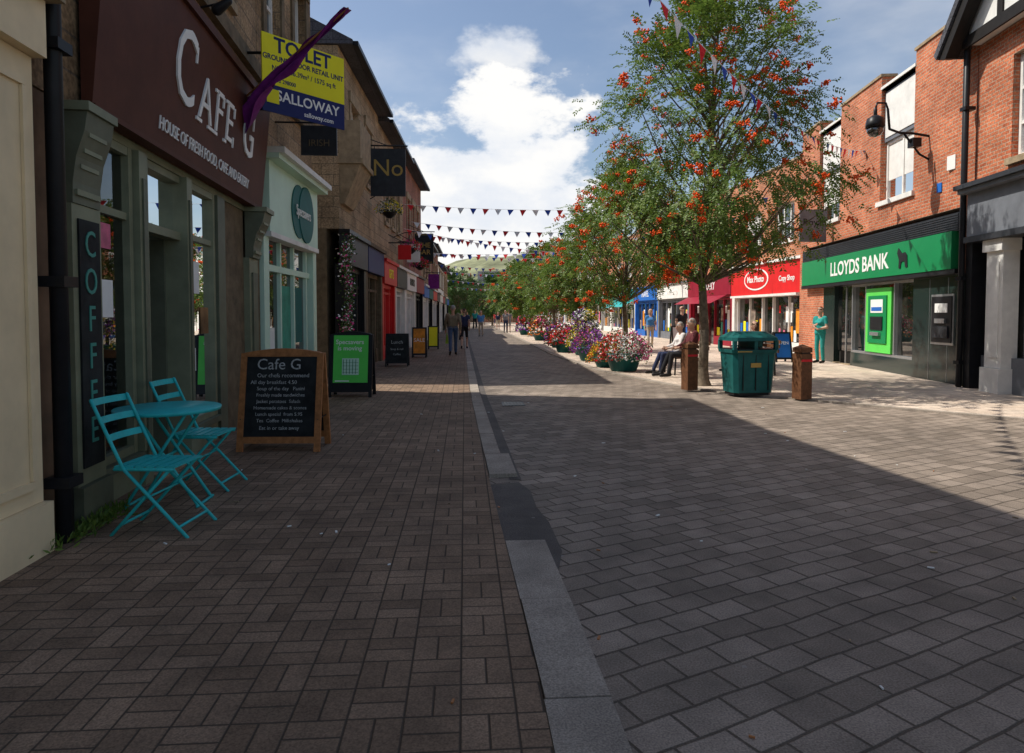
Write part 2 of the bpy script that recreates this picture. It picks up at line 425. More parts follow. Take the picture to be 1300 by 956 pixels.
ramp=wn.new('ShaderNodeMix'); ramp.data_type='RGBA'; wl.new(rngw(n1,.36,.60,0,1),ramp.inputs[0])
ramp.inputs[6].default_value=(.80,.84,.91,1); ramp.inputs[7].default_value=(1,.99,.97,1); wl.new(ramp.outputs[2],bg2.inputs[0])
ms=wn.new('ShaderNodeMixShader'); wl.new(d,ms.inputs[0]); wl.new(bg.outputs[0],ms.inputs[1]); wl.new(bg2.outputs[0],ms.inputs[2])
wl.new(ms.outputs[0],wn['World Output'].inputs[0])

# ------------------------------------------------------------ ground
g=M(); g.quad(M_CONC,(-2500,-2500,-.03),(2500,-2500,-.03),(2500,2500,-.03),(-2500,2500,-.03)); g.finish('ground')
g=M(); g.quad(M_ROAD,(-1,-12,0),(16,-12,0),(16,140,0),(-1,140,0)); g.finish('road')
KL=[(.33,-12),(.30,2.8),(.27,4.04),(.22,6),(.10,12.75),(0,31),(-.1,60),(-.1,100)]
def lerp(P,y):
    for (a,ya),(b,yb) in zip(P,P[1:]):
        if y<=yb: return a+(b-a)*(y-ya)/(yb-ya)
    return P[-1][0]
g=M()
for (a,ya),(b,yb) in zip(KL,KL[1:]):
    g.add([(-6,ya,.03),(a,ya,.03),(b,yb,.03),(-6,yb,.03)],[(0,1,2,3)],M_PAVE)
    g.add([(a,ya,-.02),(b,yb,-.02),(b,yb,.03),(a,ya,.03)],[(0,1,2,3)],M_PAVE)
g.finish('pavement')
g=M(); y=-3.0
while y<90:
    L=.93 if y<7 else (1.2 if y<30 else 4)
    y1=y+L
    mid=(y+y1)/2
    if not(4.05<mid<6.0):
        a=lerp(KL,y);b=lerp(KL,y1); w=.28 if y<7 else .19
        h=.037+R.uniform(-.003,.004); j=R.uniform(-.004,.004)
        vs=[(a+.006+j,y+.004,-.02),(a+w,y+.004,-.02),(b+w,y1-.004,-.02),(b+.006+j,y1-.004,-.02),
            (a+.006+j,y+.004,h),(a+w-.014,y+.004,h),(b+w-.014,y1-.004,h),(b+.006+j,y1-.004,h)]
        g.add(vs,[(0,3,2,1),(4,5,6,7),(0,1,5,4),(1,2,6,5),(2,3,7,6),(3,0,4,7)],M_KERB)
    y=y1
g.finish('kerb')
g=M(); g.add([(.275,4.05,.012),(.56,4.0,.008),(.62,4.3,.008),(.61,4.9,.008),(.56,5.3,.008),(.56,5.8,.008),(.48,6.1,.008),(.225,6.0,.012)],[tuple(range(8))],M_ASPH)
g.finish('asphalt_repair')
g=M()
for y0,y1 in ((6.2,13),(13,31),(31,60)):
    a=lerp(KL,y0);b=lerp(KL,y1)
    g.quad(M_ASPH,(a+.19,y0,.005),(a+.30,y0,.005),(b+.30,y1,.005),(b+.19,y1,.005))
g.finish('gutter')
KR=[(9.9,6.0),(7.9,9.2),(6.9,10.3),(6.1,11.4),(4.9,12.8),(4.3,14.0),(3.5,17.8),(3.2,25),(3.2,100)]
g=M(); g2=M()
for (a,ya),(b,yb) in zip(KR,KR[1:]):
    g.quad(M_PAVR,(a+.15,ya,.03),(18,ya,.03),(18,yb,.03),(b+.15,yb,.03))
    g2.add([(a,ya,-.01),(b,yb,-.01),(b,yb,.034),(a,ya,.034),(a+.17,ya,.034),(b+.17,yb,.034)],[(0,1,2,3),(3,2,5,4)],M_KERB)
g.finish('pavement'); g2.finish('kerb')
g=M(); g.box(M_DKGREY,.62,1.0,11.2,11.7,.002,.008)
for i in range(6): g.box(M_BLACK,.66+i*.055,.69+i*.055,11.24,11.66,.009,.012)
g.finish('drain_cover')
g=M(); rr=random.Random(9)
for i in range(90):
    x=rr.uniform(-2.4,5); y=rr.uniform(2.3,13); z=.032 if x<lerp(KL,y) else .004
    if abs(x-lerp(KL,y)-.15)<.2: z=.042
    a=rr.uniform(0,6.28); l=rr.uniform(.008,.022); w_=l*.35
    T=Matrix.Translation((x,y,z))@Matrix.Rotation(a,4,'Z'); g.box(rr.choice([M_LET,M_WOOD,M_LET,M_STONEP]),-l,l,-w_,w_,0,.006,T2=T)
g.finish('litter')
g=M(); NX=90; NY=10; vs=[];fs=[]
for j in range(NY):
    for i in range(NX):
        x=-700+1400*i/(NX-1); t=j/(NY-1)
        h=(46+9*math.sin(x*.011+1)+5*math.sin(x*.037)+3*math.sin(x*.09+j))*math.sin(t*math.pi/2)
        vs.append((x,420+t*260,h-2))
for j in range(NY-1):
    for i in range(NX-1): fs.append((j*NX+i,j*NX+i+1,(j+1)*NX+i+1,(j+1)*NX+i))
M_HILL=mk('hill_grass',(.24,.25,.14),.95,.75,.035,0)
g.add(vs,fs,M_HILL,True); g.finish('hill')

# ------------------------------------------------------------ LEFT SIDE
b=Bld('cream_building',(-2.55,-16),(-2.67,4.45),'L'); L=b.L
b['walls'].box(M_STONE,0,L,-8,-.02,3.6,9.2)
b['walls'].box(M_CREAM,0,L-.02,-8,-.12,0,3.597)
b['pilaster'].box(M_CREAM,L-.62,L,-.1,.02,.35,3.1)
b['pilaster'].box(M_CREAM,L-.66,L+.02,-.1,.07,.0,.347)
for z in (.45,2.9): b['pilaster'].box(M_CREAM,L-.52,L-.1,.022,.04,z,z+.05)
for s_ in (L-.54,L-.13): b['pilaster'].box(M_CREAM,s_,s_+.04,.022,.041,.503,2.897)
b['fascia'].box(M_CREAM,0,L+.02,-.1,.10,3.103,3.45); b['fascia'].box(M_STONEP,0,L+.06,-.1,.2,3.453,3.6)
b['shopfront'].box(M_CREAM,0,L-.7,-.1,-.03,0,.5)
b['glass'].quad(M_GLASS,(0,-.07,.5),(L-.66,-.07,.5),(L-.66,-.07,3.1),(0,-.07,3.1))
b['cornice'].box(M_STONEP,0,L,-.3,.25,9.2,9.35)
b.finish()
g=M(); g.tube(M_BLACK,[(-2.62,4.62,.05),(-2.62,4.62,9.0)],.055,10)
for z in (.4,1.7,3.2,5,6.8): g.box(M_BLACK,-2.70,-2.54,4.54,4.70,z,z+.07)
g.finish('drainpipe')

# cafe
TP=basis((0,0,0),(0,1,0),(1,0,0),(0,0,1))
b=Bld('cafe_building',(-2.76,4.6),(-3.05,10.45),'L'); L=b.L
ops=[(1.0,1.95,5.5,7.4),(3.6,4.55,5.5,7.4)]
b.wall(M_STONE,0,L,3.0,9.1,ops)
for o in ops: b.window(*o,sill=M_STONEP,surround=M_STONED,bars=(0,1))
b['cornice'].box(M_STONEP,0,L,-.3,.28,9.1,9.28)
b['stringcourse'].box(M_STONED,0,L,-.02,.09,4.95,5.15)
w=b['walls']; w.box(M_INTW,0,L,-8,-3.4,0,2.99); w.box(M_INTW,0,.36,-3.399,-.01,0,2.99); w.box(M_INTW,4.06,L,-3.399,-.41,0,2.99)
w.box(M_INT,.36,4.06,-3.399,-.5,0,.06); w.box(M_WHITE,.36,4.06,-3.399,-.5,2.93,2.99)
r_=b['interior']
for (s0,nn) in ((1.1,-.9),(3.2,-1.0),(2.1,-2.2)):
    r_.lathe(M_WOOD,s0,nn,[(.03,.06),(.03,.72),(.3,.73),(.3,.76)],14)
    for k in (-.42,.42):
        r_.box(M_BLACK,s0+k-.17,s0+k+.17,nn-.17,nn+.17,.44,.47); r_.box(M_BLACK,s0+k+(.15 if k>0 else -.17),s0+k+(.17 if k>0 else -.15),nn-.17,nn+.17,.47,.9)
        for dx in (-.15,.13):
            for dy in (-.15,.13): r_.box(M_BLACK,s0+k+dx,s0+k+dx+.02,nn+dy,nn+dy+.02,.06,.44)
r_.box(M_WOOD,.7,3.0,-3.2,-2.7,.06,1.05); r_.box(M_STEEL,.7,3.0,-3.22,-2.65,1.053,1.09); r_.box(M_LET,1.0,1.5,-3.39,-3.36,1.6,2.2); r_.box(M_CHALK,1.8,2.9,-3.39,-3.36,1.5,2.4); r_.box(M_STEEL,2.3,2.8,-3.1,-2.8,1.09,1.45)
p=b['shopfront']
p.box(M_SAGE,.362,.78,-.3,.06,.30,2.30); p.box(M_SAGED,.35,.80,-.3,.10,0,.297)
p.box(M_CHALK,.43,.73,.062,.075,.42,2.2)
M_TLET=mk('teal_letter',(.06,.30,.24),.5,.1,3)
b['lettering'].text(M_TLET,'C\nO\nF\nF\nE\nE',.27,b.TT(.58,.078,1.36),sx=.85,ext=.003)
def console(s0,s1,k=1.0):
    q=b['consoles']
    q.prism(M_SAGED,[(0,2.303),(.07*k,2.303),(.075*k,2.45),(.10*k,2.62),(.16*k,2.80),(.18*k,2.93),(.0,2.93)],s0,s1,T2=TP)
    q.box(M_SAGE,s0-.02,s1+.02,-.02,.20*k,2.933,2.995)
    q.box(M_SAGE,s0+.03,s1-.03,.0,.09*k,2.36,2.40)
    for z,n_ in ((2.55,.10),(2.66,.125),(2.77,.16)): q.box(M_SAGE,s0+.07,s1-.07,.0,n_*k,z,z+.03)
console(.36,.76)
def frame(s0,s1,z0,z1,t=.07,mat=M_SAGE,n0=-.12,n1=-.0):
    p.box(mat,s0,s0+t,n0,n1,z0,z1); p.box(mat,s1-t,s1,n0,n1,z0,z1)
    p.box(mat,s0+t,s1-t,n0,n1-.004,z0,z0+t); p.box(mat,s0+t,s1-t,n0,n1-.004,z1-t,z1)
p.box(M_SAGE,.80,1.55,-.4,.0,0,.26); p.box(M_SAGED,.80,1.6,-.4,.05,.262,.33)
p.box(M_SAGE,2.78,3.75,-.4,.0,0,.26); p.box(M_SAGED,2.75,3.75,-.4,.05,.262,.33)
frame(.80,1.50,.332,2.93); frame(2.85,3.75,.332,2.93)
p.box(M_SAGE,.87,1.43,-.10,-.02,2.32,2.38); p.box(M_SAGE,2.92,3.68,-.10,-.02,2.32,2.38)
p.box(M_SAGE,1.52,1.70,-.5,.05,0,2.93); p.box(M_SAGE,2.68,2.83,-.5,.05,0,2.93)
p.box(M_SAGED,1.57,1.65,.052,.065,.3,2.7); p.box(M_SAGED,2.72,2.79,.052,.065,.3,2.7)
p.box(M_SAGE,1.70,2.68,-.16,-.02,2.28,2.36); p.box(M_SAGE,1.70,2.68,-.16,-.02,2.86,2.93)
p.box(M_SAGE,.36,L,-.5,-.0,2.932,2.999)
b['glass'].quad(M_CLEAR,(.8,-.06,.3),(1.52,-.06,.3),(1.52,-.06,2.93),(.8,-.06,2.93))
b['glass'].quad(M_CLEAR,(2.83,-.06,.3),(3.76,-.06,.3),(3.76,-.06,2.93),(2.83,-.06,2.93))
b['glass'].quad(M_CLEAR,(1.7,-.09,2.36),(2.68,-.09,2.36),(2.68,-.09,2.86),(1.7,-.09,2.86))
d_=b['door']; d_.box(M_SAGED,1.70,1.74,-.99,-.17,.05,2.28); d_.box(M_SAGED,2.64,2.68,-.99,-.17,.05,2.28)
d_.box(M_BLACK,1.78,1.86,-.95,-.9,.1,2.2); d_.box(M_BLACK,2.5,2.58,-.95,-.9,.1,2.2); d_.box(M_BLACK,1.86,2.5,-.95,-.9,2.1,2.2); d_.box(M_BLACK,1.86,2.5,-.95,-.9,.1,.4)
d_.quad(M_CLEAR,(1.86,-.92,.4),(2.5,-.92,.4),(2.5,-.92,2.1),(1.86,-.92,2.1))
d_.box(M_LET,2.05,2.3,-.915,-.905,1.4,1.6); d_.box(M_LET,2.60,2.636,-.8,-.6,1.2,1.5)
d_.box(M_STONEP,1.70,2.68,-.98,.12,.061,.08); d_.box(M_STONEP,1.70,2.68,-.49,.12,.0,.06)
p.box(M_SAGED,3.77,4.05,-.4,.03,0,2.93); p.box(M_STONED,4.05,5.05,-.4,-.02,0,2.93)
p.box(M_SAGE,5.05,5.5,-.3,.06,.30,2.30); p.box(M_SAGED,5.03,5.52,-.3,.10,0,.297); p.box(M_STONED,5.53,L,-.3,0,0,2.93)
p.box(M_SAGED,5.15,5.4,.062,.085,.5,2.1)
console(5.07,5.48,1.5)
q=b['posters']; q.box(M_LET,3.05,3.3,-.055,-.045,1.75,2.1); q.box(M_LET,.95,1.2,-.055,-.045,1.5,1.8); q.box(M_PINK,1.0,1.18,-.055,-.045,2.05,2.25); q.box(M_AMBER,3.35,3.6,-.055,-.046,1.3,1.6)
q.box(M_LET,2.95,3.15,-.055,-.045,.9,1.15)
f=b['fascia']
f.prism(M_MAROON,[(.03,3.0),(.10,3.0),(.24,4.46),(.03,4.46)],.60,L-.25,T2=TP)
f.prism(M_MAROON,[(.03,4.463),(.28,4.463),(.28,4.56),(.03,4.56)],.55,L-.2,T2=TP)
f.prism(M_MAROON,[(.03,2.996),(.15,2.996),(.15,3.04),(.10,3.045),(.03,2.998)],.55,L-.2,T2=TP)
al=math.atan2(.14,1.46)
def TF(S,z,off=.006):
    n=.10+.14*(z-3.0)/1.46+off
    return basis((S,n,z),(1,0,0),(0,math.sin(al),math.cos(al)),(0,math.cos(al),-math.sin(al)))
lt=b['lettering']
def serif(S,z,w,h=.035): 
    lt.box(M_LET,-w/2,w/2,-h/2,h/2,-.006,.012,T2=TF(S,z))
for ch,S,zc,sz,sx in (('C',2.30,3.88,1.05,.78),('A',2.92,3.76,.66,.95),('F',3.36,3.76,.66,.9),('E',3.76,3.76,.66,.9),('G',4.60,3.84,.88,.85)):
    lt.text(M_LET,ch,sz,TF(S,zc),sx=sx,ext=.012,weight=-.004)
for S,z,w in ((2.74,3.535,.16),(3.10,3.535,.16),(3.25,3.535,.17),(3.62,3.535,.10),(3.25,3.985,.10),(3.64,3.985,.10)): serif(S,z,w)
for S,z,h_ in ((3.50,3.93,.12),(3.93,3.93,.12),(3.94,3.59,.12),(2.56,4.12,.16),(4.80,4.02,.14)): serif(S,z,.028,h_)
lt.text(M_LET,'HOUSE OF FRESH FOOD, CAFE AND EATERY',.175,TF(3.28,3.24),sx=.86,ext=.006,weight=-.001)
b.finish()

# optician
b=Bld('optician_shop',(-3.05,10.47),(-2.97,13.7),'L'); L=b.L
ops=[(.4,1.2,5.5,7.4),(2.0,2.8,5.5,7.4)]
b.wall(M_STONE,0,L,3.9,9.1,ops)
for o in ops: b.window(*o,sill=M_STONEP,surround=M_STONED,bars=(0,1))
b['cornice'].box(M_STONEP,0,L+.1,-.3,.28,9.1,9.28)
b['stringcourse'].box(M_STONED,0,L,-.02,.09,4.95,5.15)
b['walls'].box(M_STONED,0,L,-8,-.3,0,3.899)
f=b['fascia']; f.box(M_MINT,.12,L-.1,-.1,.12,2.78,3.85); f.box(M_WHITE,.02,L,-.1,.38,3.93,4.02); f.box(M_MINT,.02,L,-.1,.30,3.852,3.928)
f.box(M_WHITE,.12,L-.1,-.1,.14,2.70,2.777)
for S,r in ((1.75,.46),(2.2,.50)):
    f.prism(M_TEAL,[(S+r*math.cos(2*math.pi*k/32),3.3+r*math.sin(2*math.pi*k/32)) for k in range(32)],.121,.14+.012*(S>2))
f.text(M_LET,'Specsavers',.26,b.TT(1.95,.162,3.3),sx=.85)
p=b['shopfront']
for s0 in (.0,L-.25): p.box(M_MINT,s0,s0+.25,-.2,.06,.03,2.698)
p.box(M_WHITE,.25,L-.25,-.2,0,.03,.35); p.box(M_MINT,.25,L-.25,-.14,-.01,2.2,2.3)
for s0 in (.25,1.1,1.9,2.75): p.box(M_MINT,s0,s0+.07,-.14,-.02,.35,2.69)
b['glass'].quad(M_GLASS,(.25,-.08,.3),(L-.25,-.08,.3),(L-.25,-.08,2.7),(.25,-.08,2.7))
b['posters'].box(M_DISPG,1.25,1.85,-.075,-.065,.6,2.0); b['posters'].box(M_LET,.4,.9,-.075,-.065,.8,1.3); b['posters'].box(M_TEAL,2.1,2.6,-.075,-.065,1.0,2.0)
b.finish()

def upper(b,mat,L,z0,z1,n,ww=.95,wz=(5.0,6.7),sill=M_STONEP,sur=M_STONEP,bars=(0,1),fm=None,back=8,m0=.8):
    ops=[]
    for i in range(n):
        c=m0+(L-2*m0)*(i+.5)/n; ops.append((c-ww/2,c+ww/2,wz[0],wz[1]))
    b.wall(mat,0,L,z0,z1,ops,back=back)
    for i,o in enumerate(ops): b.window(*o,sill=sill,surround=sur,bars=bars,fm=fm,blind=(0,.4,.25)[i%3])
def roof(b,L,z,depth=8,h=2.2,mat=None,over=.35,chim=True):
    mat=mat or M_ROOF
    b['roof'].prism(mat,[(over,z+.02),(over,z+.12),(-depth/2,z+h+.12),(-depth-over,z+.12),(-depth-over,z+.02)],-.05,L+.05,T2=TP)
    b['gutter'].box(M_BLACK,0,L,over+.002,over+.12,z+.0,z+.10)
    if chim:
        b['chimney'].box(M_BRICKD,L*.7,L*.7+.9,-depth/2-.3,-depth/2+.3,z+h-.4,z+h+1.1)
        for k in (.2,.6): b['chimney'].box(M_ORNG,L*.7+k,L*.7+k+.2,-depth/2-.1,-depth/2+.1,z+h+1.1,z+h+1.4)
b=Bld('stone_building',(-2.90,16.2),(-2.70,22.0),'L'); L=b.L
upper(b,M_STONE2,L,3.5,7.7,2,wz=(5.2,6.8)); roof(b,L,7.7)
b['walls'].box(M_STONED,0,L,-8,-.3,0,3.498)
q=b['corbel']
q.add([(0.1,0,4.1),(1.3,0,4.1),(1.3,.1,4.1),(.1,.1,4.1),(0,0,5.0),(1.4,0,5.0),(1.4,.5,5.0),(0,.5,5.0)],[(0,1,2,3),(4,5,6,7),(0,1,5,4),(1,2,6,5),(2,3,7,6),(3,0,4,7)],M_STONEP)
q.box(M_STONEP,-.05,1.45,-.0,.56,5.003,5.12); q.box(M_STONEP,.0,1.4,.0,.5,5.123,6.0)
b.shop(0,2.9,2.7,3.4,M_DKGREY,M_BLACK,None,posters=[(.5,.8,.5,.6,M_DISP)])
b.shop(2.92,L,2.7,3.4,M_NAVY,M_STONED,None)
b.finish()
b=Bld('shop_building',(-2.70,22.02),(-2.48,28.0),'L'); L=b.L
upper(b,M_STONE2,L,3.3,7.55,3,ww=.8,wz=(4.6,6.3)); roof(b,L,7.55)
b['walls'].box(M_STONED,0,L,-8,-.3,0,3.298)
b.shop(0,3.0,2.5,3.2,M_RED,M_RED,'GIFTS',M_YEL,posters=[(.4,.7,.6,.9,M_ORNG)])
b.shop(3.02,L,2.5,3.2,M_DKGREY,M_WHITE,None,posters=[(.4,.9,.5,.5,M_LET)])
b.finish()
b=Bld('shop_building',(-2.48,28.02),(-2.2,35.0),'L'); L=b.L
upper(b,M_BRICKD,L,3.3,7.7,3,ww=.9,wz=(4.6,6.4)); roof(b,L,7.7)
b['walls'].box(M_STONED,0,L,-8,-.3,0,3.298)
b.shop(0,3.5,2.5,3.2,M_WHITE,M_WHITE,'BARBERS',M_BLACK); b.shop(3.52,L,2.5,3.2,M_DRED,M_BLACK,None)
b.finish()
cols=[M_BLUE,M_RED,M_WHITE,M_TEAL,M_DKGREY,M_DRED]
y=35.02; x=-2.2
for i,(Ln,h,mm) in enumerate(((8,5.3,M_STONE2),(9,5.8,M_BRICKD),(10,5.2,M_WHITE),(10,5.6,M_STONE2))):
    b=Bld('terraced_shop',(x,y),(x+.1,y+Ln),'L'); L=b.L
    upper(b,mm,L,3.0,h,3,wz=(3.6,4.8)); roof(b,L,h)
    b['walls'].box(M_STONED,0,L,-8,-.3,0,2.998)
    b.shop(0,L/2-.01,2.4,2.95,cols[i],M_WHITE); b.shop(L/2+.01,L,2.4,2.95,cols[(i+3)%6],M_BLACK)
    b.finish(); y+=Ln+.02; x+=.1

# ------------------------------------------------------------ RIGHT SIDE
b=Bld('timbered_building',(9.3,6.8),(10.25,13.15),'R'); L=b.L
ops=[(1.2,2.2,4.4,6.4),(4.35,5.35,4.4,6.3)]
b.wall(M_BRICK,0,L,4.1,6.85,ops)
for o in ops: b.window(*o,sill=M_STONEP,bars=(1,2))
b['gable'].prism(M_WHITE,[(0,6.87),(L,6.87),(L,7.15),(L/2,10.4),(0,7.15)],-8,.25)
tb=b['timbers']
tb.box(M_TIMB,-.05,L+.05,.252,.30,6.80,7.02)
tb.box(M_TIMB,0,L,.252,.29,7.72,7.86)
for s_ in (.5,1.3,2.1,2.95,3.75,4.55,5.25): 
    top=7.0+ (min(s_,L-s_)/ (L/2))*3.2
    tb.box(M_TIMB,s_,s_+.16,.252,.285,7.02,max(7.3,top))
for sg in (0,1):
    A=(-.45,6.75) if sg==0 else (L+.45,6.75)
    Bp=(L/2,10.75)
    tb.prism(M_TIMB,[A,Bp,(Bp[0],Bp[1]-.32),(A[0]+(.25 if sg==0 else -.25),A[1]-.06)],.30,.55)
    b['roof'].prism(M_ROOF,[(A[0],A[1]+.01),(Bp[0],Bp[1]+.02),(Bp[0],Bp[1]+.16),(A[0]-(.1 if sg==0 else -.1),A[1]+.12)],-8.3,.60)
b['walls'].box(M_WHITE,0,L,-8,-.35,0,4.09)
f=b['fascia']; f.box(M_GREY,0,L-.12,-.1,.22,3.05,3.9); f.box(M_GREY,0,L-.05,-.1,.38,3.903,3.98); f.box(M_DKGREY,0,L-.02,-.1,.45,3.983,4.07); f.box(M_DKGREY,0,L-.12,-.1,.28,2.93,3.047)
p=b['shopfront']
for s0 in (5.25,3.2): 
    p.box(M_WHITE,s0,s0+.5,-.15,.14,.5,2.7); p.box(M_WHITE,s0-.04,s0+.54,-.15,.2,.03,.497); p.box(M_WHITE,s0-.05,s0+.55,-.15,.2,2.703,2.925)
    p.box(M_WHITE,s0+.1,s0+.4,.142,.155,.7,2.5)
p.box(M_BLACK,L-.22,L,-.3,.16,.03,4.05)
p.box(M_GREY,0,L-.24,-.3,-.05,.03,.7)
for s0 in (1.2,2.3,4.2): p.box(M_WHITE,s0,s0+.08,-.25,-.06,.7,2.92)
b['glass'].quad(M_GLASS,(0,-.2,.5),(L-.2,-.2,.5),(L-.2,-.2,3),(0,-.2,3))
b.finish()
g=M(); g.tube(M_BLACK,[(10.05,13.22,.05),(10.05,13.22,6.9)],.06,10)
for z in (.5,2.2,4.0,5.6): g.box(M_BLACK,9.98,10.2,13.14,13.30,z,z+.07)
g.box(M_BLACK,9.93,10.2,13.1,13.36,6.9,7.2); g.finish('drainpipe')

# bank
b=Bld('bank_building',(10.27,13.2),(11.8,23.35),'R'); L=b.L
ops=[(2.5,4.25,4.45,6.0),(6.9,8.6,4.45,6.0)]
b.wall(M_BRICK,0,L,3.75,7.35,[(2.5,4.25,4.45,7.35),(6.9,8.6,4.45,7.35)],depth=.18)
for o in ops:
    b.window(*o,depth=.18,bars=(1,0),sill=M_WHITE,blind=.6)
    b['panels'].box(M_GREY,o[0],o[1],-.3,-.10,6.003,7.30); b['panels'].box(M_WHITE,o[0]+.08,o[1]-.08,-.1,-.08,6.1,7.25)
    b['panels'].box(M_WHITE,o[0]-.02,o[1]+.02,-.32,.02,7.37,7.44)
for a_,c_ in ((0,2.5),(4.25,6.9),(8.6,L)):
    b['parapet'].box(M_BRICK,a_+.01,c_-.01,-.35,-.004,7.35,7.72); b['parapet'].box(M_STONEP,a_-.02,c_+.02,-.39,.03,7.723,7.79)
b['walls'].box(M_BRICKD,0,L,-8,-.4,0,3.749)
f=b['fascia']; f.box(M_GREENB,.35,9.4,-.1,.24,2.46,3.24); f.box(M_BLACK,.2,9.6,-.1,.16,3.243,3.62); f.box(M_BLACK,.25,9.5,-.1,.22,2.36,2.457)
f.text(M_LET,'LLOYDS BANK',.56,b.TT(5.0,.245,2.83),sx=1.02,weight=.009)
f.prism(M_BLACK,[(2.15,2.62),(2.25,2.62),(2.30,2.78),(2.45,2.76),(2.5,2.6),(2.58,2.62),(2.56,2.82),(2.66,2.98),(2.6,3.1),(2.52,3.04),(2.42,2.96),(2.28,2.98),(2.18,2.9)],.242,.256)
for k in range(7): f.box(M_DKGREY,.25,9.5,.162,.175,3.27+k*.05,3.295+k*.05)
p=b['shopfront']
p.box(M_BRICK,8.0,L,-.38,.02,0,2.355); p.box(M_BRICK,9.62,L,-.38,.02,2.36,3.74)
p.box(M_GRAN,.0,2.3,-.38,.03,0,2.355); p.box(M_GRAN,2.3,5.9,-.38,.0,0,.42); p.box(M_GRAN,7.1,8.0,-.38,.02,0,2.355)
p.box(M_BRICKD,0,.2,-.38,.05,2.36,3.74)
for s0 in (2.3,3.3,4.95,5.83): p.box(M_STEEL,s0,s0+.06,-.2,-.01,.42,2.355)
p.box(M_STEEL,2.36,5.83,-.2,-.015,.42,.48); p.box(M_STEEL,2.36,5.83,-.2,-.015,2.29,2.35)
b['glass'].quad(M_GLASS,(2.3,-.1,.42),(7.1,-.1,.0+.42),(7.1,-.1,2.36),(2.3,-.1,2.36))
c_=b['cash_machines']
c_.box(M_GREENL,3.42,4.88,-.09,.02,.5,2.2); c_.box(M_GREENB,3.62,4.68,.022,.05,.75,2.0); c_.box(M_LET,3.8,4.5,.052,.06,1.55,1.9); c_.box(M_BLACK,3.8,4.5,.052,.075,1.1,1.45); c_.box(M_STEEL,3.9,4.4,.052,.12,.95,1.04)
c_.box(M_BLUE,3.85,4.45,.062,.066,1.6,1.7)
c_.box(M_STEEL,.55,1.45,.032,.05,.85,1.95); c_.box(M_BLACK,.60,1.40,.052,.07,.9,1.9); c_.box(M_DKGREY,.7,1.3,.072,.10,1.0,1.25); c_.box(M_LET,.75,1.25,.072,.078,1.55,1.75); c_.box(M_STEEL,.8,1.2,.072,.11,1.32,1.42)
for s0 in (.75,1.5): p.box(M_STEEL,2.3-s0,2.3-s0+.01,.031,.036,.05,2.3)
b['door'].box(M_INT,5.95,7.05,-.3,-.13,.05,2.3); b['door'].box(M_STEEL,6.45,6.5,-.13,-.08,.05,2.3); b['door'].box(M_STEEL,6.35,6.38,-.08,-.04,.8,1.4)
b['door'].box(M_STONEP,5.9,7.1,-.3,.05,0,.05)
b.finish()

# row of shops
y=23.37; X0=12.1
spec=[(6.6,6.9,M_BRICK2,M_RED,M_WHITE,'',2.3,3.5),(5.9,6.9,M_BRICK,M_DRED,M_DRED,'BAKERY',2.4,3.3),(5.9,6.9,M_BRICK2,M_WHITE,M_GREY,'Card Shop',2.4,3.2),
(5.7,7.2,M_BRICK,M_BLUE,M_BLUE,'TRAVEL',2.4,3.2),(8,6.9,M_BRICK2,M_FTEAL,M_WHITE,'BUILDING SOCIETY',2.4,3.3),(8,7.4,M_BRICK,M_GREENB,M_WHITE,'PHARMACY',2.4,3.2),
(9,6.6,M_WHITE,M_BLUE,M_WHITE,'',2.4,3.2),(9,7.2,M_BRICK2,M_YEL,M_WHITE,'',2.4,3.2),(10,6.9,M_BRICK,M_RED,M_WHITE,'',2.4,3.2),(12,6.5,M_STONE2,M_FTEAL,M_WHITE,'',2.4,3.2)]
for i,(Ln,h,wm_,fm_,fr_,tx,z0,z1) in enumerate(spec):
    b=Bld('brick_shop',(X0,y),(X0-.02,y+Ln),'R'); L=b.L
    upper(b,wm_,L,z1+.15,h,2,ww=1.6,wz=(4.3,5.7),sill=M_WHITE,sur=None,bars=(2,1),m0=.5)
    b['parapet'].box(wm_,0,L,-.3,-.002,h+.002,h+.25); b['parapet'].box(M_STONEP,0,L,-.34,.05,h+.253,h+.32)
    b['walls'].box(M_BRICKD,0,L,-8,-.3,0,z1+.149)
    po=[(.5,.8,.6,.9,(M_ORNG,M_LET,M_PINK,M_YEL)[i%4]),(1.4,1.2,.5,.6,(M_LET,M_DISP,M_YEL,M_BLUE)[i%4]),(Ln*.7,.7,.7,1.0,(M_DISP,M_PINK,M_LET,M_ORNG)[i%4])]
    b.shop(0,L,z0,z1,fm_,fr_,tx or None,posters=po,ts=.55 if i!=4 else .45)
    if i==0:
        f=b['fascia']; cx=L*.60
        for rx,rz,mt,n_ in ((1.15,.44,M_LET,.175),(1.05,.37,M_RED,.185)):
            f.prism(mt,[(cx+rx*math.cos(2*math.pi*k/28),2.92+rz*math.sin(2*math.pi*k/28)) for k in range(28)],.161,n_)
        f.text(M_LET,'Max Photo',.36,b.TT(cx,.192,2.92),weight=.006)
        f.text(M_LET,'Copy Shop',.28,b.TT(1.3,.168,2.85),weight=.004)
        b['awning'].box(M_WHITE,.3,L-.3,.16,.3,2.2,2.29)
    if i in (1,4):
        b['awning'].add([(.3,.25,z0-.02),(L-.3,.25,z0-.02),(L-.3,1.0,z0-.4),(.3,1.0,z0-.4)],[(0,1,2,3)],fm_)
    b.finish(); y+=Ln+.02

